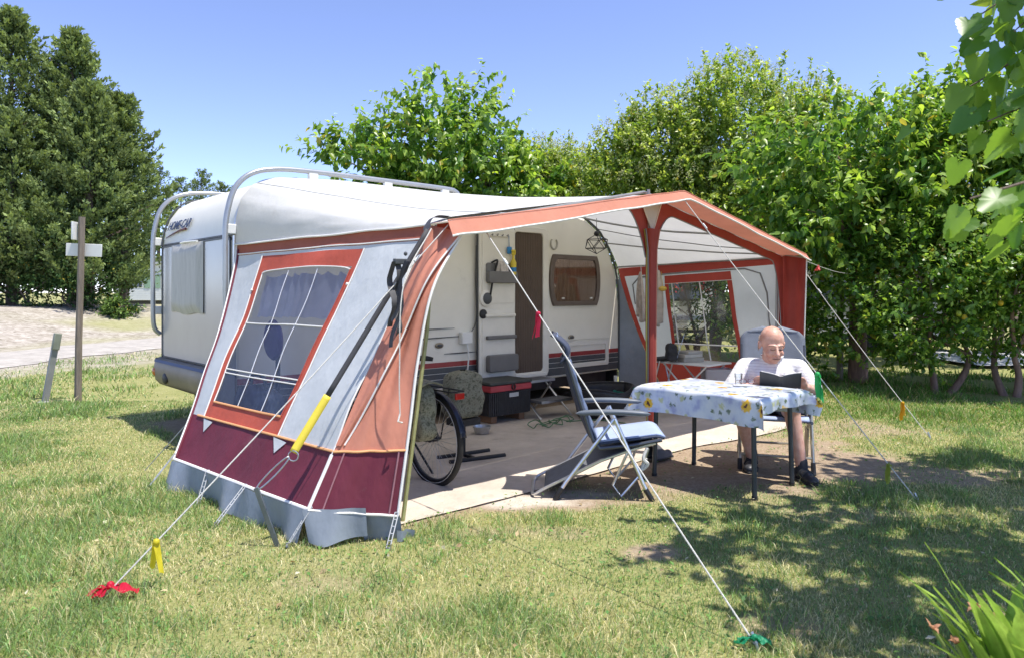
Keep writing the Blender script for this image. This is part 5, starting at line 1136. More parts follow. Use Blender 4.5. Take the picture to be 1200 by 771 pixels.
# arms and hands closing on the book
def hand(sx, wr, palm, fd, bend):
    """five fingers from the palm; sx is the side, fd the finger direction, bend where the tips curl"""
    wr = Vector(wr); palm = Vector(palm); fd = Vector(fd).normalized(); up = Vector((0, -.55, .83)).normalized(); ac = fd.cross(up).normalized(); bend = Vector(bend)
    m.capsule(wr, .026, palm - fd * .02, .028, 10)
    for k in range(4): m.capsule(palm - fd * .025 + up * (.030 - .019 * k), .015, palm + fd * .025 + up * (.033 - .021 * k), .011, 8)
    for k, L in enumerate((.062, .070, .066, .052)):
        a = palm + fd * .028 + up * (.033 - .021 * k); b = a + fd * L * .5 + bend * .008; c = b + fd * L * .35 + bend * .022; d = c + fd * L * .2 + bend * .02
        m.capsule(a, .0098, b, .0092, 8); m.capsule(b, .0092, c, .0085, 8); m.capsule(c, .0085, d, .0075, 8)
    a = palm - fd * .022 + up * .034; b = a + (up * .02 + fd * .015 - bend * .03); c = b + fd * .026 + up * .004 - bend * .004; d = c + fd * .02
    m.capsule(a, .014, b, .0115, 8); m.capsule(b, .0115, c, .010, 8); m.capsule(c, .010, d, .009, 8)
elL = (.335, -.13, .645); elR = (-.335, -.15, .64); wrL = (.225, -.40, .71); wrR = (-.135, -.41, .70)
m.capsule((.22, -.02, .82), .062, elL, .046); m.capsule(elL, .046, wrL, .029); m.capsule(V3(elL, wrL, .15), .048, V3(elL, wrL, .4), .044)
m.capsule((-.22, -.02, .82), .062, elR, .046); m.capsule(elR, .046, wrR, .029); m.capsule(V3(elR, wrR, .15), .048, V3(elR, wrR, .4), .044)
hand(1, wrL, (.200, -.462, .742), (-1, -.28, .05), (-.05, .25, .0)); hand(-1, wrR, (-.118, -.468, .742), (1, -.28, .05), (.05, .25, 0))
# legs
hipL, knL, anL = (.105, -.01, .50), (.125, -.52, .525), (.195, -.555, .10)
hipR, knR, anR = (-.105, -.01, .50), (-.26, -.50, .52), (-.165, -.29, .10)
for hip, kn, an in ((hipL, knL, anL), (hipR, knR, anR)):
    m.capsule(hip, .098, kn, .068, 14); m.sphere(Vector(kn) + Vector((0, -.012, .008)), (.066, .060, .066), 12)
    m.capsule(kn, .064, an, .042, 14); c1 = V3(kn, an, .22); c2 = V3(kn, an, .45); m.capsule(c1 + Vector((0, .018, 0)), .060, c2 + Vector((0, .016, 0)), .056, 12)
    m.sphere(Vector(an) + Vector((0, .0, -.02)), (.038, .042, .04), 10)
    fo = Vector((.22 if an is anL else -.05, -1, 0)).normalized(); m.capsule(Vector(an) + Vector((0, .01, -.055)), .028, Vector(an) + fo * .08 + Vector((0, 0, -.06)), .02, 10)
body = skinmesh(m, 'body', SKIN, man, .0065, 7, .55)
# eyes, brows, moustache stubble
for sx in (-1, 1):
    m = MB(); m.tube([hp(sx * .016, -.104, -.008), hp(sx * .030, -.1035, -.014), hp(sx * .046, -.094, -.010)], .0045, 6); m.build('eyelid', pm('lash_brown', (.10, .05, .035), .6), body, ang=180)
    m = MB(); m.tube([hp(sx * .012, -.1085, .016), hp(sx * .032, -.103, .022), hp(sx * .055, -.086, .014)], .0042, 6, flat=.6); m.build('eyebrow', pm('brow_grey', (.22, .17, .14), .8), body, ang=180)
m = MB(); m.grid(lambda u, v: hp(.0885 * math.cos(lerp(-.05, 3.19, u)) * 1.0,   .018 + .107 * math.sin(lerp(-.05, 3.19, u)), lerp(-.055, .028 - .012 * math.sin(u * 40), v)) , 40, 6)
m.build('hair', pm('short_grey_hair', (.36, .29, .25), .85, var=.3, vs=60, bump=.5, bs=250), body, ang=180, solid=.003)
m = MB(); m.tube([hp(-.026, -.1035, -.078), hp(0, -.1105, -.077), hp(.026, -.1035, -.078)], .0028, 6); m.build('mouth_line', pm('lip_dark', (.16, .06, .05), .6), body, ang=180)
# shirt with fine grey stripes
SHIRT = bpy.data.materials.new('striped_shirt'); SHIRT.use_nodes = True; nt = SHIRT.node_tree; p = nt.nodes['Principled BSDF']
vv = coords(nt, 'Object'); wv = nt.nodes.new('ShaderNodeTexWave'); wv.bands_direction = 'Z'; wv.inputs['Scale'].default_value = 14; wv.inputs['Distortion'].default_value = 1.2; wv.inputs['Detail Scale'].default_value = 1.5; nt.links.new(vv, wv.inputs['Vector'])
nt.links.new(ramp(nt, wv.outputs[0], [(.0, (.50, .47, .50)), (.10, (.74, .73, .73))]), p.inputs['Base Color']); p.inputs['Roughness'].default_value = .85
bu = nt.nodes.new('ShaderNodeBump'); bu.inputs['Strength'].default_value = .7; bu.inputs['Distance'].default_value = .03; nt.links.new(noise(nt, coords(nt, 'Object', (1, 1, .55)), 17, 3, .5), bu.inputs['Height']); nt.links.new(bu.outputs[0], p.inputs['Normal'])
m = MB()
m.sphere((0, -.03, .73), (.225, .15, .17), 18); m.sphere((0, -.085, .605), (.225, .185, .155), 18); m.sphere((0, -.01, .50), (.185, .14, .09), 16)
m.capsule((-.19, -.02, .815), .080, (.19, -.02, .815), .080, 14); m.capsule((0, -.03, .82), .125, (0, -.045, .87), .098, 14)
for sx, el in ((1, elL), (-1, elR)):
    s0 = Vector((sx * .215, -.02, .815)); e0 = V3(s0, el, .88); m.capsule(s0, .078, e0, .070, 14)
    m.sphere((sx * .09, -.13, .75), (.075, .05, .06), 12)
shirt = skinmesh(m, 'shirt', SHIRT, man, .0075, 6, .55)
m = MB(); m.tube([Vector((0, -.062, .915)) + Vector((.086 * math.cos(R(a)), .082 * math.sin(R(a)) - .004 * math.cos(R(a)) , .012 * math.sin(R(a)))) for a in range(0, 360, 20)], .008, 6, True); m.build('collar', SHIRT, shirt, ang=180)
m = MB(); m.box((.085, -.186, .765), (.022, .004, .014)); m.build('chest_logo', pm('logo_dark', (.12, .1, .14), .6), shirt)
# shorts, socks, shoes
SHORT = pm('navy_shorts', (.022, .025, .04), .85, var=.25, vs=8, bump=.3, bs=60)
m = MB(); m.sphere((0, 0, .49), (.195, .16, .10), 16)
for hip, kn in ((hipL, knL), (hipR, knR)):
    e0 = V3(hip, kn, .74); m.capsule(hip, .108, e0, .084, 16)
skinmesh(m, 'shorts', SHORT, man, .008, 6, .5)
SHOE = pm('dark_leather_shoe', (.035, .036, .042), .42, var=.3, vs=12, bump=.15, bs=80); SOLE = pm('shoe_sole', (.03, .03, .03), .7)
for an, fo in ((anL, Vector((.42, -.9, 0)).normalized()), (anR, Vector((-.14, -.99, 0)).normalized())):
    a = Vector(an); sd = Vector((-fo.y, fo.x, 0)); M3 = Matrix((fo, sd, Vector((0, 0, 1)))).transposed()
    m = MB(); m.capsule(a + Vector((0, 0, .045)), .043, a - Vector((0, 0, .03)), .045, 14); m.build('sock', pm('dark_sock', (.03, .032, .04), .9), man, ang=180)
    base = Vector((a.x, a.y, 0))
    m = MB(); m.sphere(base - fo * .035 + Vector((0, 0, .055)), (.055, .046, .055), 14, M3); m.capsule(base + Vector((0, 0, .058)), .046, base + fo * .10 + Vector((0, 0, .046)), .044, 14); m.sphere(base + fo * .145 + Vector((0, 0, .04)), (.062, .047, .036), 14, M3)
    shoe = skinmesh(m, 'shoe', SHOE, man, .006, 5, .5)
    m = MB(); pts = []
    for k in range(24):
        t = 2 * math.pi * k / 24; x = .06 + .15 * math.cos(t); y = (.05 - .008 * math.cos(t * 2)) * math.sin(t); pts.append((x, y))
    m.prism(pts, .004, .026, lambda x, y, d: base + fo * x + sd * y + Vector((0, 0, d))); m.build('sole', SOLE, shoe, bevel=.004)
    for q in (.035, .085): m = MB(); m.tube([base + fo * q + sd * (.049 * math.cos(R(a_))) + Vector((0, 0, .045 + (.062 - q * .15) * math.sin(R(a_)))) for a_ in range(10, 171, 20)], .008, 6, flat=1.0); m.build('shoe_strap', BLACKP, shoe)
# the open book in his hands
bkc = ML(.04, -.50, .69); ob = thing('open_book', 'open hardback book with dark cover held by the man', 'book', bkc, MR)
ty = Vector((0, -.075, .125))
for sx in (-1, 1):
    def half(u, v, d, sx=sx, w_=.152):
        x = sx * u * w_; bow = .045 * u ** .8
        return Vector((x, -bow * -.6 + .02 - .05, 0)) + Vector((0, .0, bow * .75 - .012)) + ty * v * 1.0 + Vector((0, d * .86, d * .5))
    m = MB(); m.grid(lambda u, v: half(u, v, 0.), 8, 6); m.build('cover', pm('book_dark', (.055, .055, .058), .55, var=.2), ob, ang=180, solid=.004)
    def page(u, v, sx=sx): return half(u * .95, .03 + .94 * v, .006 + .016 * math.sin(min(1, u * 1.6) * 1.57) * (1 - .5 * u))
    m = MB(); m.grid(page, 10, 6); m.build('page', pm('paper_white', (.74, .72, .66), .8), ob, ang=180, solid=.005)
# ------------------------------------------------------------------ foliage
def unit(a): return a / np.maximum(np.linalg.norm(a, axis=-1, keepdims=True), 1e-9)
T_DIA = (np.array([[0, 0, 0], [.26, .42, .05], [0, 1, -.08], [-.26, .42, .05]]), np.array([[0, 1, 2], [0, 2, 3]]))
T_MUL = (np.array([[0, 0, 0], [.30, .10, .05], [.40, .38, .02], [.22, .70, -.03], [0, 1.05, -.16], [-.22, .70, -.03], [-.40, .38, .02], [-.30, .10, .05], [0, .45, -.05]]),
         np.array([[8, 0, 1], [8, 1, 2], [8, 2, 3], [8, 3, 4], [8, 4, 5], [8, 5, 6], [8, 6, 7], [8, 7, 0]]))
T_LNC = (np.array([[0, 0, 0], [.13, .35, .03], [.09, .75, -.03], [0, 1, -.12], [-.09, .75, -.03], [-.13, .35, .03]]), np.array([[0, 1, 5], [1, 2, 4], [1, 4, 5], [2, 3, 4]]))
def mul_big():
    n = 34; V = [(0, .42, -.06)]; F = []
    for k in range(n):
        a = 2 * math.pi * k / n; y0 = math.cos(a); x0 = math.sin(a)
        r = .46 + .06 * math.cos(3 * a) + (.03 if k % 2 else -.01)
        if abs(a - math.pi) < .25: r *= .55
        x = r * x0 * .95; y = .42 + (r * 1.42 if y0 > 0 else r * .95) * y0
        V.append((x, y, .10 * abs(x) - .14 * max(0, y - .4) ** 1.5 + .006 * math.sin(k * 2.1)))
    for k in range(n): F.append((0, 1 + k, 1 + (k + 1) % n))
    return np.array(V), np.array(F)
T_BIG = mul_big(); T_MUL = (T_MUL[0] * np.array([.78, 1.08, 1.3]), T_MUL[1])
def leafcloud(P, D, U, size, C, T):
    """leaf template T at points P, tip along D, face along U"""
    y = unit(D); x = unit(np.cross(y, U)); z = np.cross(x, y); tv, tf = T; n = len(P); k = len(tv)
    V = P[:, None, :] + size[:, None, None] * (tv[None, :, 0:1] * x[:, None, :] + tv[None, :, 1:2] * y[:, None, :] + tv[None, :, 2:3] * z[:, None, :])
    F = (np.arange(n)[:, None, None] * k + tf[None]).reshape(-1, 3)
    return V.reshape(-1, 3), F, np.repeat(C[:, None, :], k, 1).reshape(-1, 3)
def shoots(g, lobes, n_total, slen, per, droop, size, base, tip, inner=.25, up=.5):
    Ps, Ds, Us, Ss, Cs = [], [], [], [], []
    vol = np.array([l[3] * l[4] * l[5] for l in lobes]) ** .75; cnt = (n_total * vol / vol.sum()).astype(int)
    for l, n in zip(lobes, cnt):
        c = np.array(l[:3]); r = np.array(l[3:6]); u = unit(g.normal(size=(n, 3)))
        rad = np.where(g.random(n) < inner, .35 + .5 * g.random(n), .80 + .22 * g.random(n) ** 1.3)
        K = max(8, n // 13); cu = unit(g.normal(size=(K, 3)) + np.array([0, 0, .12])); cr_ = .72 + .24 * g.random(K); pick = g.integers(0, K, n)
        q_ = cu[pick] * cr_[pick][:, None] + g.normal(size=(n, 3)) * .16; inn = (g.random(n) < inner * .8)[:, None]
        q_ = np.where(inn, u * rad[:, None], q_); u = np.where(inn, u, unit(q_)); o = c + q_ * r
        sd = unit(u * np.array([1, 1, .7]) + np.array([0, 0, up]) + .45 * g.normal(size=(n, 3)))
        L = slen * (.6 + .8 * g.random(n)); tone = g.random(n)
        for k in range(per):
            f = (k + .3 * g.random(n)) / per
            p = o + sd * (L * (f - .4))[:, None]; p[:, 2] -= droop * .25 * L * f * f
            rd = unit(g.normal(size=(n, 3))); d = unit(sd * .45 + rd * .8 - np.array([0, 0, 1]) * droop)
            Ps.append(p); Ds.append(d); Us.append(unit(np.array([.3, -.1, 1.]) + .5 * g.normal(size=(n, 3)) + .35 * u))
            Ss.append(size * (.65 + .6 * g.random(n)) * (1 - .35 * f))
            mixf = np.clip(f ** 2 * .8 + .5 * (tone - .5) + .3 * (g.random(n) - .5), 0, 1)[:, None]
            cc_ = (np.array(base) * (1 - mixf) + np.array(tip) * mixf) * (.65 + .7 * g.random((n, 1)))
            od = g.random(n)[:, None]; cc_ = np.where(od < .025, np.array([.42, .36, .06]) * (.6 + .6 * g.random((n, 1))), cc_); Cs.append(cc_)
    return [np.concatenate(a) for a in (Ps, Ds, Us, Ss, Cs)]
BARK = pm('bark_grey', (.17, .13, .105), .95, var=.35, vs=7, bump=.8, bs=25, stretch=(3, 3, .7)); BARKR = pm('bark_brown', (.24, .155, .125), .95, var=.3, vs=7, bump=.7, bs=22, stretch=(3, 3, .6))
LEAF = leafmat('leaf', .48, .36, .5); LEAFM = leafmat('leaf_matt', .2, .6, .2)
def woody(name, m, root, base, lobes, th, tr, g, multi=1, twigs=6):
    b = Vector(base)
    for q in range(multi):
        off = Vector((g.normal() * .05 * (multi > 1), g.normal() * .05 * (multi > 1), 0)); fork = b + Vector((g.normal() * .08 + off.x * 3, g.normal() * .08 + off.y * 3, th))
        m.tube(bez([b + off + Vector((0, 0, -.1)), b + off + (fork - b) * .5 + Vector((g.normal() * .04, g.normal() * .04, 0)), fork], 5), [tr * lerp(1.15, .75, k / 10) / (1 + .25 * (multi - 1)) for k in range(11)], 9)
        for l in lobes[q::multi] if multi > 1 else lobes:
            c = Vector(l[:3]); e = c + Vector((0, 0, l[5] * .35)); P = bez([fork, V3(fork, e, .5) + Vector((g.normal() * .12, g.normal() * .12, g.normal() * .08)), e], 6)
            m.tube(P, [tr * lerp(.55, .14, k / (len(P) - 1)) for k in range(len(P))], 7)
            for k in range(twigs):
                d = Vector(unit(g.normal(size=3))); s0 = P[int(len(P) * g.uniform(.3, .95))]; e2 = c + Vector((d.x * l[3], d.y * l[4], abs(d.z) * l[5])) * .8
                m.tube([s0, V3(s0, e2, .5) + Vector((0, 0, .08)), e2], [tr * .16, tr * .10, tr * .03], 5)
def broadleaf(name, label, base, lobes, th, tr, n, slen, per, droop, size, cb, ct, T, seed, bark=None, mat=None, multi=1, inner=.25, up=.5, group='trees behind the pitch', cat='tree', extra=None):
    g = np.random.default_rng(seed); base = (base[0], base[1], float(hz(base[0], base[1])))
    root = thing(name, label, cat, base, 0, group); m = MB(); woody(name, m, root, base, lobes, th, tr, g, multi); m.build('trunk', bark or BARK, root, world=True, ang=80)
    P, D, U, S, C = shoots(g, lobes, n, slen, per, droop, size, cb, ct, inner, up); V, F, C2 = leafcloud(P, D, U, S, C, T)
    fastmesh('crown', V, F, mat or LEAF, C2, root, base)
    if extra: extra(g, root, base, lobes)
    return root
MB_, MT_ = (.10, .215, .038), (.42, .54, .09)  # tip colour includes the brightness of sunlit shoot tips
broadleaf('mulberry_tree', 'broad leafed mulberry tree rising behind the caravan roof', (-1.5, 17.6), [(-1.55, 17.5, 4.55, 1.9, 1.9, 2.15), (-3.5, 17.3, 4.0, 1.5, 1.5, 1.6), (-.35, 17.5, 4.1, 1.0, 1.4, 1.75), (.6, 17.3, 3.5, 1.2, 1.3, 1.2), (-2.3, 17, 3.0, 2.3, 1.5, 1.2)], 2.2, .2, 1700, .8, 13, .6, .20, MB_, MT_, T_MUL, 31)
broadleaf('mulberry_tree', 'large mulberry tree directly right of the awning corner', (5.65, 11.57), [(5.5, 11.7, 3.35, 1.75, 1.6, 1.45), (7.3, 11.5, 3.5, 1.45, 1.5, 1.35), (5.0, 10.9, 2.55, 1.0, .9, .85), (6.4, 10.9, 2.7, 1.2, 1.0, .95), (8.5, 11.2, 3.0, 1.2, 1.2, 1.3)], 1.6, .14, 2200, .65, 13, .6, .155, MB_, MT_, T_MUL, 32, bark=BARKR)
def privet_bloom(g, root, base, lobes):
    Ps = []
    for l in lobes:
        n = int(60 * l[3]); u = unit(g.normal(size=(n, 3)) + np.array([0, -.3, .9])); c = np.array(l[:3]) + u * np.array(l[3:6]) * 1.06
        for k in range(26):
            h = g.random(n); Ps.append(c + np.stack([g.normal(size=n) * .07 * (1.15 - h), g.normal(size=n) * .07 * (1.15 - h), h * .24], -1))
    P = np.concatenate(Ps); n = len(P); V, F, C = leafcloud(P, unit(g.normal(size=(n, 3))), unit(g.normal(size=(n, 3))), np.full(n, .05), np.array([.50, .52, .27]) * (.7 + .5 * g.random((n, 1))), T_DIA)
    fastmesh('blossom', V, F, LEAFM, C, root, base)
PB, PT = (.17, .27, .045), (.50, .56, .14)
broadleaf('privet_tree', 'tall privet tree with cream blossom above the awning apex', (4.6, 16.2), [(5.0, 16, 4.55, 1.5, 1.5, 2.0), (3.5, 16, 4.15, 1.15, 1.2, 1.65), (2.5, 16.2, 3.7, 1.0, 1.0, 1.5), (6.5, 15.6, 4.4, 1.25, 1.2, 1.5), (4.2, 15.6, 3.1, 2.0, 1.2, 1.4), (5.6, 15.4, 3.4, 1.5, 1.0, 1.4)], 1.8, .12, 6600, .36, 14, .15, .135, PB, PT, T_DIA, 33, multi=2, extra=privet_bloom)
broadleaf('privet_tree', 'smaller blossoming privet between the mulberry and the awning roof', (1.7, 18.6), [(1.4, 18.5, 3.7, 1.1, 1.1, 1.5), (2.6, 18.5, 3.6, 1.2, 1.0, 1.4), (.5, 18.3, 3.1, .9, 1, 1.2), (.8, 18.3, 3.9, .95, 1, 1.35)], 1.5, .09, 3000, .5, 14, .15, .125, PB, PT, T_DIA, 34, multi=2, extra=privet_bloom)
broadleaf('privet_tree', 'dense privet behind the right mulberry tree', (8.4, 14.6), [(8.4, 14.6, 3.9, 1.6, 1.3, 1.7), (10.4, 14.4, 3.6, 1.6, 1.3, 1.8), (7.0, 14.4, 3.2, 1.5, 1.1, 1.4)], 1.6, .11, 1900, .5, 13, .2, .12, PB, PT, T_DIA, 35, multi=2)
def fruit(g, root, base, lobes):
    for k in range(7):
        l = lobes[k % len(lobes)]; u = unit(g.normal(size=3) + np.array([-.3, -.9, -.2])); c = Vector(np.array(l[:3]) + u * np.array(l[3:6]) * .92); m = MB(); m.sphere(c, (.035, .035, .04), 10); m.build('citrus_fruit', pm('citrus_green', (.30, .36, .04), .4) if k % 3 else pm('citrus_yellow', (.65, .45, .04), .4), root, world=True)
CB, CT2 = (.09, .20, .035), (.33, .45, .08)
def citrus(seed, label, base, lobes, n):
    return broadleaf('citrus_shrub', label, base, lobes,   .55, .06, n, .42, 12, .35, .105, CB, CT2, T_LNC2, seed, multi=2, extra=fruit, group='citrus shrubs on the right', cat='shrub', bark=BARKR, inner=.35)
T_LNC2 = (T_LNC[0] * np.array([2.0, 1, 1]), T_LNC[1])
citrus(36, 'low branching citrus shrub with green fruit at the grass edge', (6.2, 10.3), [(6.0, 10.2, 1.6, 1.05, 1.0, 1.0), (5.1, 10.5, 1.25, .65, .7, .85), (6.9, 10.2, 1.55, .8, .9, 1.0), (5.7, 10.0, .95, .7, .7, .5)], 1150)
citrus(37, 'rightmost citrus shrub with two slanting stems', (6.95, 9.86), [(7.3, 9.8, 1.75, .95, .9, 1.1), (6.7, 9.7, 2.0, .7, .7, .9), (8.2, 10.0, 1.9, .9, .9, 1.3)], 950)
citrus(38, 'citrus shrub in the shade close behind the awning corner', (4.3, 11.4), [(4.2, 11.4, 1.25, .9, .8, 1.05), (4.9, 11.9, 1.3, .8, .7, 1.1)], 750)
def oleander(g, root, base, lobes):
    Ps = []
    for l in lobes:
        n = 9; u = unit(g.normal(size=(n, 3)) + np.array([-.2, -1.1, .4])); c = np.array(l[:3]) + u * np.array(l[3:6])
        for k in range(14): Ps.append(c + g.normal(size=(n, 3)) * .05)
    P = np.concatenate(Ps); n = len(P); V, F, C = leafcloud(P, unit(g.normal(size=(n, 3))), unit(g.normal(size=(n, 3))), np.full(n, .05), np.array([.65, .10, .11]) * (.7 + .5 * g.random((n, 1))), T_DIA); fastmesh('blossom', V, F, LEAFM, C, root, base)
broadleaf('oleander_bush', 'pink flowering oleander seen through the right awning window', (3.3, 12.6), [(3.0, 12.6, 1.45, 1.0, .7, 1.05), (4.0, 12.9, 1.8, .9, .7, 1.2), (2.2, 13.0, 1.5, .8, .7, 1.2)], .5, .06, 800, .45, 11, .1, .12, (.045, .10, .025), (.14, .22, .05), T_LNC, 39, multi=3, extra=oleander, cat='bush', group='bushes beyond the awning')
# hedge line closing the view on the right
for k, (x, y, lb) in enumerate(((9.5, 21.5, 'tall dark hedge bush far behind the citrus shrubs'), (14, 21, 'rounded hedge bush at the far right behind the lane'), (4.6, 22.5, 'dark hedge bush behind the privet trees'), (19, 20, 'hedge bush furthest right beyond the frame edge trees'), (-.5, 23, 'hedge bush behind the caravan roof line'), (11.5, 16.6, 'leafy shrub on the right beside the lane'))):
    broadleaf('hedge_bush', lb, (x, y), [(x, y, 2.0, 2.6, 1.2, 2.0), (x + 1.6, y + .3, 1.5, 1.8, 1.0, 1.5), (x - 1.6, y - .2, 1.6, 1.8, 1.0, 1.6)], .6, .09, 520, .6, 11, .2, .19, (.05, .11, .025), (.15, .24, .05), T_DIA, 60 + k, multi=2, group='hedge bushes beyond the lane', cat='bush', inner=.1)
# ------------------------------------------------------------------ conifers on the left
def conifer(label, x, y, h, r, seed, n=330, name='cypress_tree', lean=0., z1=.3):
    g = np.random.default_rng(seed); z0 = float(hz(x, y)); root = thing(name, label, 'tree', (x, y, z0), 0, 'dark conifers on the left')
    m = MB(); m.tube([(x, y, z0 - .1), (x + lean * .5, y, z0 + h * .5), (x + lean, y, z0 + h * .97)], [.22, .13, .02], 8)
    hf = g.random(n) ** 1.25; az = g.uniform(0, 2 * np.pi, n)
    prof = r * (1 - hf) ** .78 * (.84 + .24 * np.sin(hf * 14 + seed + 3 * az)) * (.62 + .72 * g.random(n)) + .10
    bx = x + lean * hf + prof * np.cos(az); by = y + prof * np.sin(az); bz = z0 + z1 + hf * (h - z1) + .35 * prof
    for k in range(0, n, 9): m.tube([(x + lean * hf[k], y, z0 + z1 + hf[k] * (h - z1) - .2), (bx[k], by[k], bz[k])], [.035, .01], 4)
    m.build('trunk', BARK, root, world=True)
    Ps, Ds, Cs, Ss = [], [], [], []
    out = np.stack([np.cos(az), np.sin(az), np.full(n, .75)], -1); out = unit(out); tone = .7 + .6 * g.random(n)
    per = 60
    for k in range(per):
        q = g.random(n); sp_ = .30 + .10 * r
        p = np.stack([bx, by, bz], -1) + out * ((q - .55) * .95 * (.5 + .5 * np.minimum(1, prof / .8)))[:, None] + g.normal(size=(n, 3)) * (.17 * (1.15 - q))[:, None] * np.array([1, 1, .8])
        Ps.append(p); Ds.append(unit(out + .65 * g.normal(size=(n, 3)) + np.array([0, 0, .35]))); Ss.append(.15 * (.6 + .8 * g.random(n)))
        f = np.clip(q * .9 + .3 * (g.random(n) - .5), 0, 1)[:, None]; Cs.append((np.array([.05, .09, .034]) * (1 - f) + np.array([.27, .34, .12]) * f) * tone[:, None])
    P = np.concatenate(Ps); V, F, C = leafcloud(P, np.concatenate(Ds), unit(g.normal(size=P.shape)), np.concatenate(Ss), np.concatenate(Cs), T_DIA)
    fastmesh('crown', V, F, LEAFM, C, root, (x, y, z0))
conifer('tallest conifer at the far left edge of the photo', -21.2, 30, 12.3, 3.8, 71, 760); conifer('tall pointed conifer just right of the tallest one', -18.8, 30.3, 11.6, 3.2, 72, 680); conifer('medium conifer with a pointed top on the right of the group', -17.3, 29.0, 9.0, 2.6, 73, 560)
conifer('narrow conifer leaning out nearest the caravan', -16.7, 30.5, 9.0, 1.6, 74, 300, lean=-.1, z1=3.6); conifer('conifer outside the left edge beside the tallest', -24.5, 31, 10.5, 3.2, 75, 420); conifer('shorter conifer in front of the tall pointed one', -19.9, 28.2, 7.6, 3.0, 76, 560)
for k, (u, top, lb) in enumerate(((186, 8.0, 'far pine showing beside the narrow conifer'), (212, 7.3, 'far pine low above the caravan front, left one'), (236, 7.6, 'far pine directly above the caravan front roof'), (262, 7.0, 'far pine partly hidden by the near roof rail'), (160, 7.6, 'far pine behind the narrow conifer'))):
    y = 60 + 2 * (k % 2); conifer(lb, (u - 600) / 830 * y, y, top + 3.7, 3.2, 80 + k, 190, 'pine_tree')
IB, IT = (.03, .075, .02), (.12, .19, .05)
for k, (x, y, rx, rz_, lb) in enumerate(((-22, 27.6, 2.4, 1.6, 'dark ivy covered bush at the left edge below the conifers'), (-18.6, 27.2, 2.2, 2.1, 'dark green bush behind the wooden signpost'), (-16.9, 27.6, 1.1, 1.7, 'bush to the right of the signpost under the conifers'), (-15.15, 27.4, .42, .42, 'small light green bush in front of the mobile home'))):
    z = float(hz(x, y)); li = k == 3
    broadleaf('bush', lb, (x, y), [(x, y, z + rz_ * .75, rx, 1.2, rz_), (x - rx * .6, y + .3, z + rz_ * .5, rx * .7, 1.0, rz_ * .7), (x + rx * .6, y - .1, z + rz_ * .5, rx * .7, 1.0, rz_ * .7)], .4, .06, 420 if not li else 200, .45, 11, .3, .16, (.05, .10, .02) if li else IB, (.17, .26, .05) if li else IT, T_DIA, 90 + k, multi=2, group='bushes below the conifers', cat='bush', mat=LEAFM)
# ------------------------------------------------------------------ mobile home far left, white vehicles behind the trees
mh = thing('mobile_home', 'white mobile home with green shutters far behind the gravel road', 'mobile home', (-24.9, 51, float(hz(-25.5, 51)) + .05), R(6))
SID = pm('white_siding', (.72, .73, .74), .6, var=.05)
m = MB(); m.b2((-3.5, 0, .45), (4.5, 4, 2.55)); m.build('wall', SID, mh)
for k in range(5): m = MB(); m.b2((-3.5, -.03, .47 + k * .16), (4.5, .01, .61 + k * .16)); m.build('siding_board', SID, mh)
m = MB(); m.prism([(-3.7, 2.5), (.5, 3.25), (4.7, 2.5), (4.7, 2.62), (.5, 3.40), (-3.7, 2.62)], -.2, 4.2, lambda a, b, d: Vector((a, d, b))); m.build('roof', pm('roof_grey', (.5, .51, .53), .7), mh)
m = MB(); m.prism([(-3.5, 2.5), (.5, 3.25), (4.5, 2.5)], .02, 3.9, lambda a, b, d: Vector((a, d, b))); m.build('gable', SID, mh)
GSH = pm('green_shutter', (.27, .40, .29), .6)
for x in (-2.0, 2.2, .1):
    m = MB(); m.b2((x - .45, -.05, 1.35), (x + .45, .02, 2.25)); wn = m.build('window', WHITEP, mh); m = MB(); m.b2((x - .37, -.06, 1.43), (x + .37, -.045, 2.17)); m.build('pane', pm('far_glass', (.10, .13, .2), .1), wn)
    for q in (-1, 1): m = MB(); m.b2((x + q * .72 - .2, -.06, 1.33), (x + q * .72 + .2, .0, 2.27)); m.build('shutter', GSH, wn)
m = MB(); m.b2((-3.45, .2, 0), (4.45, 3.8, .45)); m.build('base', pm('shadow_gap', (.06, .06, .06), .9), mh)  # dark box in place of the shade beneath the home
def trailer(label, x, y, rz, L=4.6, H=2.3, cc=(.72, .72, .72)):
    t = thing('parked_caravan', label, 'caravan', (x, y, .06), rz, 'white vehicles beyond the trees'); mt = pm('white_coach_paint', cc, .35, var=.04)
    m = MB(); m.prism([(0, .35), (0, 1.2), (.25, H - .1), (.6, H), (L - .5, H), (L - .15, H - .15), (L, 1.1), (L, .35)], 0, 2, lambda a, b, d: Vector((a, d, b))); m.build('body', mt, t, bevel=.05)
    for x0 in (.7, 2.6):
        m = MB(); m.prism(rr(x0, x0 + 1.1, 1.15, 1.75, .08), .0, -.02, lambda a, b, d: Vector((a, d, b))); wn = m.build('window', DGREY, t); m = MB(); m.prism(rr(x0 + .06, x0 + 1.04, 1.21, 1.69, .06), -.02, -.03, lambda a, b, d: Vector((a, d, b))); m.build('pane', pm('far_glass', (.10, .13, .2), .1), wn)
    m = MB(); m.b2((0.02, -.012, .62), (L - .02, 0, .74)); m.build('stripe', pm('blue_grey_stripe', (.2, .24, .32), .4), t)
    m = MB(); m.lathe([(.05, -.1), (.3, -.1), (.3, .1), (.05, .1)], (L * .5, .1, .30), 20, Matrix.Rotation(R(90), 3, 'X')); m.build('wheel', RUBBER, t)
    m = MB(); m.b2((.1, .1, .26), (L - .1, 1.9, .36)); m.build('chassis', BLACKP, t)
trailer('white caravan half hidden behind the citrus shrubs', 6.6, 17.6, R(-8)); trailer('white caravan behind the oleander and privet trees', 1.6, 19.6, R(4), 4.2, 2.2); trailer('pale caravan at the far right beyond the slanting stems', 12.4, 15.6, R(-14), 5.0, 2.3, (.68, .64, .60))
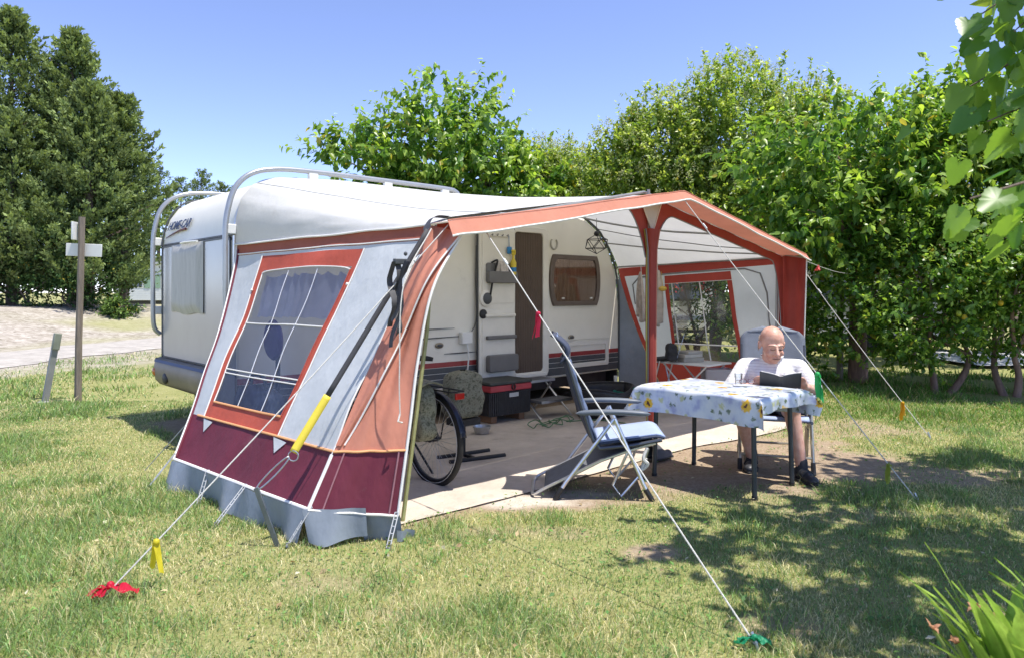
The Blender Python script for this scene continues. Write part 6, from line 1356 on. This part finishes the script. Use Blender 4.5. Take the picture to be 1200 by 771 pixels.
m = MB(); m.tube([(5.46, 11.8, -.1), (5.47, 11.8, 1.5)], .055, 8); tag(m.build('wooden_stake', pm('stake_grey', (.30, .27, .22), .9, var=.2, bump=.4, bs=30, stretch=(5, 5, .6)), loc=(5.46, 11.8, 0)), 'grey wooden stake beside the mulberry trunk', 'stake')
# ------------------------------------------------------------------ near mulberry whose branches hang into the top right
g = np.random.default_rng(41); nb = (5.3, 2.3, 0.); root = thing('mulberry_tree', 'near mulberry tree whose big leaves hang into the top right corner', 'tree', nb, 0)
lob = [(3.75, 2.95, 4.5, 1.25, .85, .95), (4.3, 4.05, 4.35, 1.35, 1.0, 1.0), (5.3, 4.9, 4.3, 1.2, .85, .9), (2.55, 3.75, 3.66, .7, .5, .42), (5.4, 3.0, 4.3, 1.2, 1.3, 1.2)]
m = MB(); woody('m', m, root, nb, lob, 2.6, .15, g, 1, 5)
branch = [((3.2, 2.95, 3.2), (2.5, 3.0, 2.95), (1.98, 3.08, 2.62)), ((3.0, 3.0, 3.0), (2.45, 3.05, 2.62), (1.92, 3.12, 2.30)), ((2.9, 2.8, 2.7), (2.4, 2.85, 2.35), (1.92, 2.86, 2.14)), ((2.3, 2.0, 2.1), (1.75, 2.0, 1.86), (1.32, 2.04, 1.72)), ((2.6, 2.4, 2.5), (2.1, 2.45, 2.2), (1.76, 2.44, 2.0)), ((2.4, 2.2, 2.2), (1.9, 2.2, 1.95), (1.56, 2.2, 1.74)), ((2.9, 2.8, 3.1), (2.4, 2.82, 2.82), (2.02, 2.85, 2.5))]
for b in branch: m.tube(bez([(4.6, 2.4, 3.4)] + list(b), 6), [lerp(.016, .003, k / 18) for k in range(19)], 6)
m.build('trunk', BARK, root, world=True)
P, D, U, S, C = shoots(g, lob, 820, .5, 12, .5, .16, MB_, MT_, .25, .2); V1, F1, C1 = leafcloud(P, D, U, S, C, T_MUL)
fastmesh('crown', V1, F1, LEAF, C1, root, nb)
Ps, Ds, Us, Ss, Cs = [], [], [], [], []
for bi, b in enumerate(branch):
    pts = bez(list(b), 8); n = 46 if bi != 3 else 32
    for k in range(n):
        f = .30 + .70 * (k + .5) / n; p = pts[int(f * (len(pts) - 1))]; sd = (pts[-1] - pts[0]).normalized()
        rd = unit(g.normal(size=3)); d = unit(np.array(sd) * .5 + rd * .75 + np.array([0, 0, -.75])); Ps.append(np.array(p) + d * .03 + g.normal(size=3) * np.array([.07, .06, .06])); Ds.append(d); Us.append(unit(np.array([.2, -.3, .9]) + .5 * g.normal(size=3))); Ss.append(g.uniform(.08, .12) * (1 if bi not in (3, 5) else .85)); q = g.random(); Cs.append((np.array([.075, .19, .035]) * (1 - q) + np.array([.24, .39, .06]) * q))
P, D, U, S, C = [np.array(a) for a in (Ps, Ds, Us, Ss, Cs)]; V1, F1, C1 = leafcloud(P, D, U, S, C, T_BIG); fastmesh('hanging_leaves', V1, F1, LEAF, C1, root, nb, smooth=True)
# ------------------------------------------------------------------ lily clump in the bottom right corner
g = np.random.default_rng(51); fl = thing('lily_clump', 'clump of long bright green lily leaves with fading red flowers at the bottom right', 'plant', (1.44, 1.98, 0))
STRAP = pm('lily_leaf', (.34, .50, .085), .42, var=.3, vs=9, trans=.35, stretch=(4, 4, .6))
for k in range(84):
    bx, by = 1.53 + g.uniform(-.15, .2), 1.98 + g.normal() * .08; az = g.uniform(0, 6.28) if k % 3 else g.uniform(2.4, 3.7); L = g.uniform(.46, .70); rc_ = g.uniform(.2, .60); wd = g.uniform(.022, .04); d = Vector((math.cos(az), math.sin(az) * .7, 0)); sd = Vector((-d.y, d.x, .15)).normalized(); m = MB()
    def lf(u, v, bx=bx, by=by, L=L, rc_=rc_, wd=wd, d=d, sd=sd):
        a = rc_ * u ** 1.6 * 1.25; r = L * u; fold = .35 * abs(v - .5)
        return Vector((bx, by, 0)) + d * r * math.sin(a * .75) + Vector((0, 0, r * math.cos(a * .75) + fold * wd)) + sd * (v - .5) * 2 * wd * (math.sin(math.pi * min(1, .12 + .88 * u)) ** .6 + .02)
    m.grid(lf, 12, 4); m.build('leaf', STRAP, fl, world=True, ang=180)
DEAD = pm('faded_petal', (.50, .25, .15), .8, var=.3, vs=20, trans=.3); REDP = pm('red_petal', (.62, .05, .04), .6, trans=.3)
for k, (x, y, h, mt) in enumerate(((1.19, 2.0, .50, DEAD), (1.24, 1.98, .47, DEAD), (1.30, 1.99, .56, DEAD), (1.36, 2.0, .53, DEAD), (1.38, 1.92, .36, REDP))):
    m = MB(); m.tube(bez([(1.44, 1.98, .02), ((x + 1.44) / 2, (y + 1.98) / 2, h * .6), (x, y, h)], 6), .005, 6); stem = m.build('flower_stem', pm('lily_stem', (.16, .22, .06), .6), fl, world=True); m = MB()
    for q in range(5):
        a = q * 1.26 + k; dd = Vector((math.cos(a), math.sin(a), 0)); m.grid(lambda u, v, dd=dd, q=q: Vector((x, y, h)) + dd * (.022 * u * (1 + .4 * math.sin(q * 3))) + Vector((0, 0, .034 * u - .02 * u * u * (1 + math.sin(q * 2)) )) + Vector((-dd.y, dd.x, 0)) * (v - .5) * .016 * math.sin(math.pi * min(.98, u + .08)), 5, 3)
    m.build('petals', mt, stem, world=True, ang=180)
